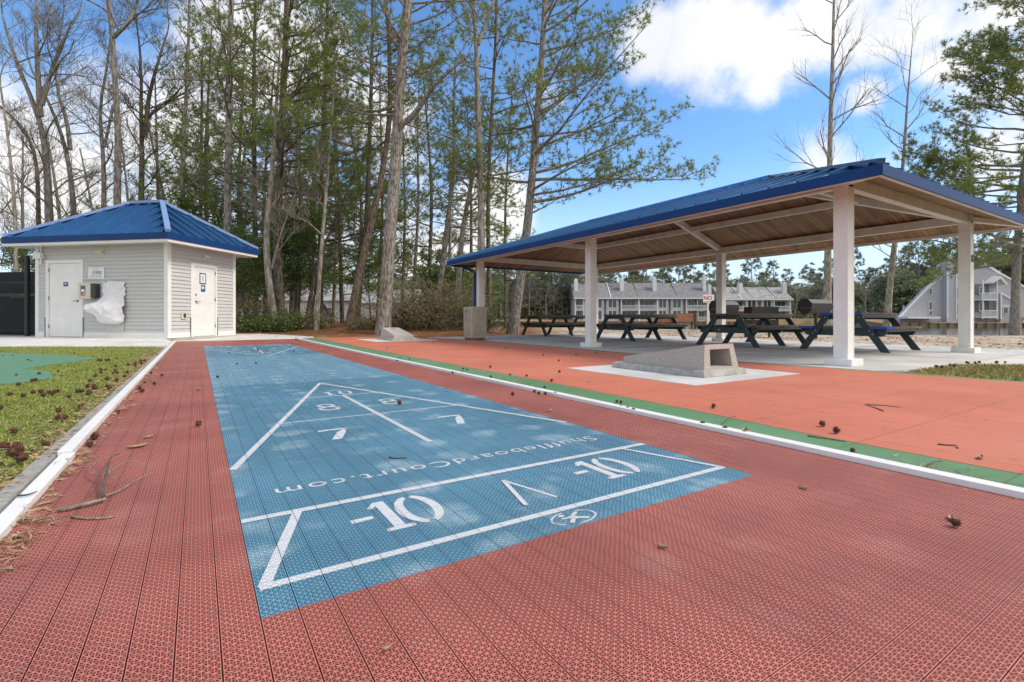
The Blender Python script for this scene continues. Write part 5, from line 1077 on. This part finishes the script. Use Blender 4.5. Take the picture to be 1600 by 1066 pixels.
# bulkheads
for a, b, Z, n, lab in ((-.10, .66, 121.0, 60, 'low weathered timber bulkhead along the far shore below the condos'), (.755, 1.25, 81.5, 26, 'timber bulkhead with pilings below the big grey house')):
    p = W(a * Z, Z); r = empty('bulkhead', (p.x, p.y, 0), -T, lab, 'bulkhead'); L = (b - a) * Z; q = MB(); q.box((0, 0, -1.0), (L, .2, -.28)); q.obj('planks', 'bulkhead', r); q = MB(); q.box((0, -.12, -.28), (L, .5, -.18)); q.obj('cap_rail', 'bulkhead', r); q = MB(); q.add([(0, .5, -.2), (L, .5, -.2), (L, 9, .45), (0, 9, .45), (0, .5, -1.5), (L, .5, -1.5), (L, 9, -1.5), (0, 9, -1.5)], [(0, 1, 2, 3), (0, 4, 5, 1), (0, 3, 7, 4), (1, 5, 6, 2)]); o = q.obj('bank', 'bank', None, label='straw covered bank behind the bulkhead', kind='structure'); o.location = (p.x, p.y, 0); o.rotation_euler = (0, 0, -T)
    q = MB()
    for i in range(n): x = L * (i + .5) / n; q.tube([(x, -.25, -1.1), (x, -.25, -.15)], [.13, .13], 8)
    q.obj('piling_edge', 'twig', r)
def hedge(px0, px1, Z, h, label):
    rng = np.random.default_rng(int(px0)); a, b = W((px0 - 800) / FOC * Z, Z), W((px1 - 800) / FOC * Z, Z); z = gh(a.x, a.y); r = empty('hedge', (a.x, a.y, z), 0, label, 'hedge'); t_ = rng.uniform(0, 1, (1500, 1)); c = (np.array(b - a)[None] * t_) + rng.uniform(-.5, .5, (1500, 3)) * V(.6, 1.2, 0) + V(0, 0, 1) * rng.uniform(0, h, (1500, 1))
    lv = leaves(rng, c, .16, 3, .1); npmesh('foliage', lv[0], lv[1], 'holly', r); w = Wood()
    for i in range(6): q = np.array(b - a) * (i + .5) / 6; w.tube([q, q + V(0, 0, h * .6)], [.03, .02], 5)
    w.obj('stems', 'twig', r)
hedge(1463, 1495, 81.9, 1.3, 'clipped dark hedge in front of the grey house'); hedge(1557, 1586, 81.9, .9, 'low hedge at the right end of the grey house')
bench(1592, 82, 2.2, 'pale wooden bench at the right edge on the far bank', -T, -.1, 'bulkhead')
def shore_chair(px, label):
    Z = 82.2; p = W((px - 800) / FOC * Z, Z); r = empty('lawn_chair', (p.x, p.y, gh(p.x, p.y)), -T, label, 'chair', 'white lawn chairs on the far bank'); q = MB(); q.beam((0, .1, .3), (0, .5, 1.1), .6, .08, up=(0, 1, 0)); q.obj('backrest', 'condo_white', r); q = MB(); q.box((-.3, -.45, .32), (.3, .15, .38)); q.obj('seat', 'condo_white', r)
    for sx in (-.3, .22):
        for sy in (-.42, .1): q = MB(); q.box((sx, sy, 0), (sx + .08, sy + .08, .32)); q.obj('leg', 'condo_white', r)
shore_chair(1405, 'white lawn chair on the far bank left of the grey house'); shore_chair(1461, 'white lawn chair on the far bank beside the clipped hedge'); shore_chair(1411, 'white lawn chair on the far bank, second from the left')
p = W((1412 - 800) / FOC * 88, 88); r = empty('patio_umbrella', (p.x, p.y, gh(p.x, p.y)), 0, 'closed white patio umbrella left of the grey house', 'umbrella'); q = MB(); q.tube([(0, 0, 0), (0, 0, 2.6)], [.04, .04], 6); q.obj('pole', 'condo_white', r); q = MB(); q.tube([(0, 0, .9), (0, 0, 1.3), (0, 0, 2.7)], [.30, .32, .04], 8); q.obj('canopy', 'condo_white', r)

# ------------------------------------------------------------------ things lying about
GZ = lambda px, py: (lambda Z: W((px - 800) / FOC * Z, Z))(FOC * EYE / (py - 497))
def seed_mesh(seed, r):
    rng = random.Random(seed); bm_ = bmesh.new(); bmesh.ops.create_icosphere(bm_, subdivisions=3, radius=r * .82)
    for v in bm_.verts: v.co *= rng.uniform(.9, 1.03)
    for i in range(75):
        d = Vector((rng.gauss(0, 1), rng.gauss(0, 1), rng.gauss(0, 1))).normalized(); a = d.orthogonal().normalized(); b = d.cross(a); k_ = r * .13
        vs_ = [bm_.verts.new(d * r * .7 + (a * math.cos(t_) + b * math.sin(t_)) * k_) for t_ in (0, 2.09, 4.19)] + [bm_.verts.new(d * r * rng.uniform(1.08, 1.3))]
        for i0, i1 in ((0, 1), (1, 2), (2, 0)): bm_.faces.new((vs_[i0], vs_[i1], vs_[3]))
    me = bpy.data.meshes.new('seed_ball'); bm_.to_mesh(me); bm_.free(); me.materials.append(M['seed']); return me
SM = [seed_mesh(i, .019) for i in range(3)]
def seed(x, y, z, sc, label, group, i=[0]):
    i[0] += 1; o = bpy.data.objects.new('seed_ball', SM[i[0] % 3]); C.objects.link(o); o.location = (x, y, z + .019 * sc * .9); o.rotation_euler = (i[0], i[0] * 2, i[0] * 3); sc *= .82; o.scale = (sc, sc, sc * .92)
    if 'left lawn' in label: label = 'brown spiky seed ball ' + ('in the lawn close beside the left curb' if x > -1.15 else 'far out in the left lawn near the walkway' if y > 7.5 else 'in the middle of the left lawn')
    tag(o, label, 'seed ball', group)
SG = {'lawn': ('dark spiky seed ball lying in the left lawn', 'seed balls in the left lawn'), 'red': ('brown spiky seed ball lying on the red tiles', 'seed balls on the red tiles'), 'strip': ('brown spiky seed ball resting against the white edge strip', 'seed balls along the white edge strip'),
      'orange': ('small dark seed ball lying on the orange court', 'seed balls on the orange court'), 'blue': ('dark seed ball lying on the blue lane', 'seed balls on the blue lane'), 'grass': ('seed ball in the grass patch beside the slab', 'seed balls beside the slab')}
Lw = [(125, 703, 1), (40, 858, 1.25), (150, 850, 1.1), (175, 878, 1.1), (113, 922, 1.2), (200, 970, 1.35), (425, 828, 1), (541, 507, 1.05), (537, 573, 1), (600, 572, 1.05), (745, 470, 1), (637, 377, 1), (362, 155, 1), (330, 215, 1), (298, 222, 1), (171, 260, 1.1), (90, 357, 1.1), (216, 369, 1.1), (304, 336, 1.1), (378, 330, 1.1), (404, 363, 1.1), (458, 334, 1.1), (485, 348, 1.1), (508, 330, 1), (532, 322, 1),
      (913, 31, 1.2), (938, 32, 1.1), (985, 28, 1.1), (1008, 28, 1.1), (882, 180, 1.1), (933, 118, 1), (935, 146, 1), (1070, 86, 1.1), (835, 227, 1), (995, 210, 1.25), (1083, 213, 1), (1077, 228, .9), (1154, 180, 1), (1180, 139, .9), (1186, 72, 1), (1250, 60, 1.1), (1250, 82, 1), (1302, 36, 1.1), (1338, 36, 1.2), (1310, 58, 1.1), (815, 276, 1.1), (870, 273, 1), (875, 300, 1.2), (720, 326, 1.1), (760, 323, 1), (820, 333, 1.1), (820, 352, 1.2), (990, 278, 1), (1012, 295, 1.1), (1062, 126, 1), (1083, 146, 1), (1050, 152, .9), (5, 480, 1)]
for x, y, s_ in Lw: p = GZ(x / 5.923, 560 + y / 5.923); seed(p.x, p.y, .0, s_ * 1.18, *SG['lawn'])
rs = random.Random(9)
for k in range(26): p = W(rs.uniform(-9, -5), rs.uniform(5.5, 10.5)); seed(p.x, p.y, .0, rs.uniform(.7, 1.1), *SG['lawn']) if p.x < -.8 else None
for x, y, s_ in ((310, 665, 1.2), (241, 600, 1.1), (253, 586, 1), (148, 686, 1.35), (140, 698, 1.1), (222, 612, 1.3), (218, 607, 1.1), (236, 583, 1), (226, 598, .9), (184, 645, .9), (801, 617, 1.1)):
    p = GZ(x, y + 2); seed(p.x, p.y, 0, s_, *SG['red'])
seed(1.985, .56, 0, .95, *SG['red'])
for x, y, s_ in ((835, 612, 1), (842, 615, 1), (852, 616, 1.1), (868, 616, 1.1), (838, 608, .9), (843, 609, .9), (961, 634, 1), (970, 637, 1), (981, 640, 1.1), (990, 643, 1.2), (1098, 665, 1.2), (1133, 673, 1.2), (964, 628, .9), (970, 629, .9), (620, 563, 1), (625, 559, .9), (640, 560, .9), (722, 583, 1), (707, 582, 1), (724, 576, 1), (730, 577, .9), (851, 605, .9), (1332, 706, .9)): p = GZ(x, y + 2); seed(p.x, p.y, 0, s_ * .9, *SG['strip'])
for x, y, s_ in ((862, 595, 1), (874, 581, 1.1), (873, 563, 1), (849, 554, .9), (900, 554, .9), (932, 551, .9), (942, 548, .8), (860, 545, .8), (790, 543, .8), (766, 573, 1.1), (767, 589, 1), (823, 587, .9), (1285, 665, 1.2), (1307, 676, 1.3), (1115, 635, 1), (797, 585, .8), (605, 544, .8), (677, 534, .8), (1044, 566, .7), (1114, 637, .7)): p = GZ(x, y + 2); seed(p.x, p.y, 0, s_, *SG['orange'])
for x, y, s_ in ((403, 547, 1.3), (624, 632, 1.2), (340, 590, 1), (370, 569, .9), (400, 568, .9), (358, 551, .8), (459, 549, .8)): p = GZ(x, y + 1); seed(p.x, p.y, 0, s_, *SG['blue'])
for k in range(22): x = rs.uniform(8.0, 11.5); seed(x, 2.45 - max(x - 9.2, 0) * .5 + rs.uniform(-.05, .05), 0, rs.uniform(1, 1.4), *SG['grass'])
def twig(pts, r0, r1, label, grp=None, m='twig', name='twig'):
    P = smoothpath(np.array([tuple(GZ(x, y))[:2] + (z,) for x, y, z in pts]), 10); w = Wood(); R = np.linspace(r0, r1, 10); P[:, 2] = np.maximum(P[:, 2], R); off = P[0].copy(); w.tube(P - off, R, 6); o = w.obj(name, m, None); o.location = off
    if label: tag(o, label, 'twig', grp)
    return o, off
K = lambda L: [(60 + x / 7.615, 700 + y / 7.615, z) for x, y, z in L]
b0, off = twig(K([(245, 765, .006), (330, 760, .008), (450, 735, .012), (640, 700, .014), (740, 665, .015), (795, 650, .012)]), .008, .006, 'forked fallen branch with pale curling twigs on the red tiles', None, 'twig_pale', 'fallen_branch'); b0['category'] = 'branch'
for L, r0, r1, m_ in (([(755, 655, .015), (770, 560, .03), (800, 450, .04), (835, 330, .05), (850, 220, .055), (970, 145, .03)], .006, .002, 'twig'), ([(800, 440, .04), (700, 415, .03), (600, 370, .02), (590, 330, .02), (650, 240, .03), (790, 208, .03)], .003, .0015, 'twig_pale'), ([(820, 420, .04), (900, 370, .04), (1000, 290, .04), (1080, 245, .04), (1185, 240, .03)], .003, .0015, 'twig_pale'),
                      ([(790, 620, .015), (870, 580, .01), (1000, 535, .01), (1160, 430, .02), (1280, 385, .02), (1375, 352, .02)], .0035, .0015, 'twig_pale'), ([(740, 525, .03), (690, 545, .03), (655, 580, .02), (635, 610, .01)], .0025, .0015, 'twig'), ([(830, 415, .04), (900, 450, .03), (960, 480, .02)], .0025, .0015, 'twig_pale')):
    P = smoothpath(np.array([tuple(GZ(60 + x / 7.615, 700 + y / 7.615 + z * 60 * 0))[:2] + (z,) for x, y, z in L]), 9); w = Wood(); w.tube(P - off, np.linspace(r0, r1, 9), 5); w.obj('side_twig', m_, b0)
twig(K([(400, 830, .004), (500, 855, .004), (620, 862, .004), (760, 850, .004), (860, 850, .004), (915, 825, .004)]), .005, .003, 'pale curved twig in front of the fallen branch', None, 'twig_pale')
for i, (a, lab) in enumerate((([(608, 716, .004), (622, 718, .004), (636, 716, .004)], 'short grey twig lying between the sevens on the blue lane'), ([(1380, 643, .004), (1365, 637, .004), (1352, 633, .004)], 'thin dark twig on the orange court'), ([(1465, 695, .004), (1480, 697, .004), (1494, 697, .006), (1497, 702, .004)], 'hooked dry twig on the orange court near the green band'),
      ([(1352, 633, .003), (1380, 634, .004), (1407, 637, .003)], 'straight dry stick on the far half of the orange court'), ([(1120, 672, .004), (1135, 660, .02), (1150, 655, .02)], 'twig leaning by the white strip'), ([(1445, 732, .004), (1458, 725, .012), (1472, 724, .01)], 'dark forked twig on the green band'), ([(1262, 682, .003), (1290, 686, .003), (1322, 691, .003)], 'long dark twig along the green band'),
      ([(28, 790, .034), (42, 789, .034), (58, 783, .034)], 'brown twig lying across the near white curb'))): twig(a, .004, .002, lab)
# dry leaves one can pick out
def big_leaf(px, py, L, rz, label, curl=.3):
    p = GZ(px, py); v = []; f = []; n, m_ = 9, 4
    for i in range(n):
        t_ = i / (n - 1); wd = L * .42 * math.sin(math.pi * min(t_ * .93 + .05, 1)) ** .8
        for j in range(-m_, m_ + 1): s_ = j / m_; v.append(((t_ - .5) * L, s_ * wd / 2, .004 + curl * L * (.25 * s_ * s_ + .5 * (t_ - .5) ** 2) + .002 * math.sin(i * 2.1 + j * 1.7)))
    k = 2 * m_ + 1
    for i in range(n - 1):
        for j in range(k - 1): f.append((i * k + j, i * k + j + 1, (i + 1) * k + j + 1, (i + 1) * k + j))
    q = MB(); q.add(v, f); o = q.obj('dry_leaf', 'leaf_dry', smooth=True); o.location = p; o.rotation_euler = (0, 0, rz); sm_ = o.modifiers.new('t', 'SOLIDIFY'); sm_.thickness = .0008; tag(o, label, 'leaf')
for a in ((215, 700, .085, .3, 'long pale dry leaf lying on the left red tiles', .4), (232, 684, .07, 1.0, 'small pale leaf fragment above the long pale leaf', .2), (1165, 679, .09, .6, 'curled tan leaf against the white strip', .9), (1255, 764, .04, 1.2, 'tiny dark leaf scrap on the right red tiles', .5), (1487, 812, .05, .4, 'small grey green leaf near the right bottom seed ball', .3), (606, 1017, .022, .3, 'tiny brown leaf scrap at the bottom of the red tiles', .6), (1035, 857, .03, 2, 'dark leaf scrap below the running figure emblem', .7),
          (1532, 717, .06, .2, 'olive dry leaf on the orange court edge', .5), (310, 611, .06, 2.2, 'dark leaf upright on the red tiles left of the lane', 1.2), (860, 643, .05, .4, 'tan leaf on the red tiles right of the lane', .5), (697, 612, .03, 0, 'dark scrap on the lane beyond the eights', .4)): big_leaf(*a)
# ------------------------------------------------------------------ litter, straw and grass nobody could count
rng = np.random.default_rng(77)
def strips(name, n, xy, z, L, wd, m, label, lift=.01, curl=True):
    xy = np.asarray(xy); n = len(xy); a = rng.uniform(0, 6.283, n); Ls = L * rng.uniform(.4, 1.2, n); d = np.stack([np.cos(a), np.sin(a), rng.normal(0, .12, n)], 1); s = np.stack([-np.sin(a), np.cos(a), rng.normal(0, .4, n)], 1) * wd / 2 * rng.uniform(.5, 1.4, n)[:, None]
    c = np.concatenate([xy, (np.asarray(z) + np.abs(rng.normal(0, lift, n)))[:, None]], 1); b = rng.normal(0, .18, n)[:, None] * s / wd * L
    v = np.stack([c - d * Ls[:, None] / 2 + b, c + s - b * .5, c + d * Ls[:, None] / 2 + b, c - s - b * .5], 1).reshape(-1, 3); v[:, 2] = np.maximum(v[:, 2], np.repeat(np.asarray(z) * np.ones(n), 4) + .0015)
    return npmesh(name, v, np.arange(len(v)).reshape(-1, 4), m, None, label=label, kind='stuff')
n = 2600; y = rng.uniform(-1, 1, n) ** 2 * 0 + rng.uniform(.3, 12.5, n) ** 1.0; x = -.57 - np.abs(rng.normal(0, .14, n))
strips('leaf_litter', n, np.stack([x, y], 1), .002, .05, .014, 'leaf_dry', 'brown leaf litter gathered outside the left curb')
n = 900; y = rng.uniform(.6, 13, n); x = -.485 + np.abs(rng.normal(0, .035, n)); strips('leaf_litter', n, np.stack([x, y], 1), .0, .05, .010, 'leaf_dry', 'dry leaf bits caught inside the left curb', .006)
c_ = rng.choice(len((2.0, 2.25, 2.5)), 130); y = np.array([1.95, 2.15, 2.9])[c_] + rng.normal(0, .10, 130); x = -.44 + rng.normal(0, .035, 130); strips('leaf_litter', 130, np.stack([x, y], 1), .0, .09, .006, 'leaf_dry', 'greenish straw clump inside the near left curb', .012)
cl = rng.uniform(.6, 14, 22); k_ = rng.choice(22, 1500); y = cl[k_] + rng.normal(0, .16, 1500); x = 2.60 + np.abs(rng.normal(0, .10, 1500)); strips('pine_straw_litter', 1500, np.stack([x, y], 1), .0, .07, .0035, 'leaf_dry', 'pine straw drifts on the green band', .006)
n = 700; y = rng.uniform(.5, 14, n); x = 2.49 - np.abs(rng.normal(0, .03, n)); strips('pine_straw_litter', n, np.stack([x, y], 1), .0, .04, .003, 'leaf_dry', 'straw bits along the lane side of the white strip', .004)
n = 1500; strips('pine_straw_litter', n, np.stack([rng.uniform(3.0, 6.9, n), rng.uniform(.3, 16.5, n)], 1), .0, .07, .003, 'twig', 'scattered pine needles on the orange court', .002)
n = 500; strips('pine_straw_litter', n, np.stack([rng.uniform(-.45, 2.45, n), rng.uniform(.8, 15, n)], 1), .001, .045, .002, 'twig_pale', 'scattered pine needles on the tile lane', .002)
n = 9000; xy = []
while len(xy) < n:
    X = rng.uniform(-10, 12); Z = rng.uniform(15.5, 26); q = W(X, Z)
    if q.y > 17.3 and X / Z < .25 and (q.x > 1.5): xy.append((q.x, q.y))
xy = np.array(xy); strips('pine_straw', n, xy, np.array([gh(a, b) for a, b in xy]), .16, .012, 'straw', 'deep orange pine straw under the grove', .03)
n = 2600; xy = [];
while len(xy) < n:
    q = (rng.uniform(14.2, 24), rng.uniform(-1, 17)); 
    if rng.uniform() < .5 + .5 * math.sin(q[0] * 2.1) * math.sin(q[1] * 1.3 + q[0]): xy.append(q)
xy = np.array(xy); strips('beach_debris', n, xy, np.array([gh(a, b) for a, b in xy]), .10, .05, 'straw', 'dark leaf debris scattered on the sand', .015)
def turf(name, n, samp, hmin, hmax, m, label, zf=-.012):
    P = samp(n); n = len(P); h = rng.uniform(hmin, hmax, n); a = rng.uniform(0, 6.283, n); lean = rng.normal(0, .75, (n, 2)) * h[:, None]; wd = h * rng.uniform(.10, .2, n) + .0015
    c = np.concatenate([P, np.full((n, 1), zf)], 1); s = np.stack([np.cos(a) * wd, np.sin(a) * wd, np.zeros(n)], 1); tip = c + np.stack([lean[:, 0], lean[:, 1], h], 1)
    v = np.stack([c - s, c + s, tip], 1).reshape(-1, 3); npmesh(name, v, np.arange(len(v)).reshape(-1, 3), m, None, label=label, kind='stuff')
def inpoly(pts, poly):
    x, y = pts[:, 0], pts[:, 1]; ins = np.zeros(len(pts), bool); n = len(poly)
    for i in range(n):
        (x0, y0), (x1, y1) = poly[i][:2], poly[i - 1][:2]; c = ((y0 > y) != (y1 > y)) & (x < (x1 - x0) * (y - y0) / (y1 - y0 + 1e-12) + x0); ins ^= c
    return ins
tfp = [tuple(p)[:2] for p in tf]
def samp_lawn(n):
    Z = np.exp(rng.uniform(math.log(1.6), math.log(11.4), n)); r = rng.uniform(-1.25, -.5, n); X = r * Z; P = np.stack([X * CT + Z * ST, -X * ST + Z * CT], 1)
    keep = (P[:, 0] < -.63) & ~inpoly(P, tfp) & (P[:, 1] > .2)
    e_ = np.clip((-.68 - P[:, 0]) / .22, 0, 1); keep &= rng.uniform(0, 1, n) < e_ + .08
    return P[keep]
turf('grass', 230000, samp_lawn, .012, .032, 'blade', 'short mossy grass of the left lawn')
n = 3200; P = samp_lawn(n * 2)[:n]; strips('lawn_straw', len(P), P, .004, .06, .004, 'leaf_dry', 'pine straw and dead leaves strewn over the left lawn', .008)
def samp_r(n):
    x = rng.uniform(7.2, 16, n); y = rng.uniform(-1.5, 2.55, n); P = np.stack([x, y], 1); keep = (y < 2.55 - np.clip(x - 9.1, 0, .8) * .8 - np.clip(x - 9.9, 0, 20) * .14) & (x > 7.35 - np.clip(y, 0, 2.5) * .06 + np.clip(y - 1.8, 0, 1) * .25); return P[keep]
turf('grass', 60000, samp_r, .015, .04, 'blade_olive', 'olive winter grass patch beside the pavilion slab', -.014)
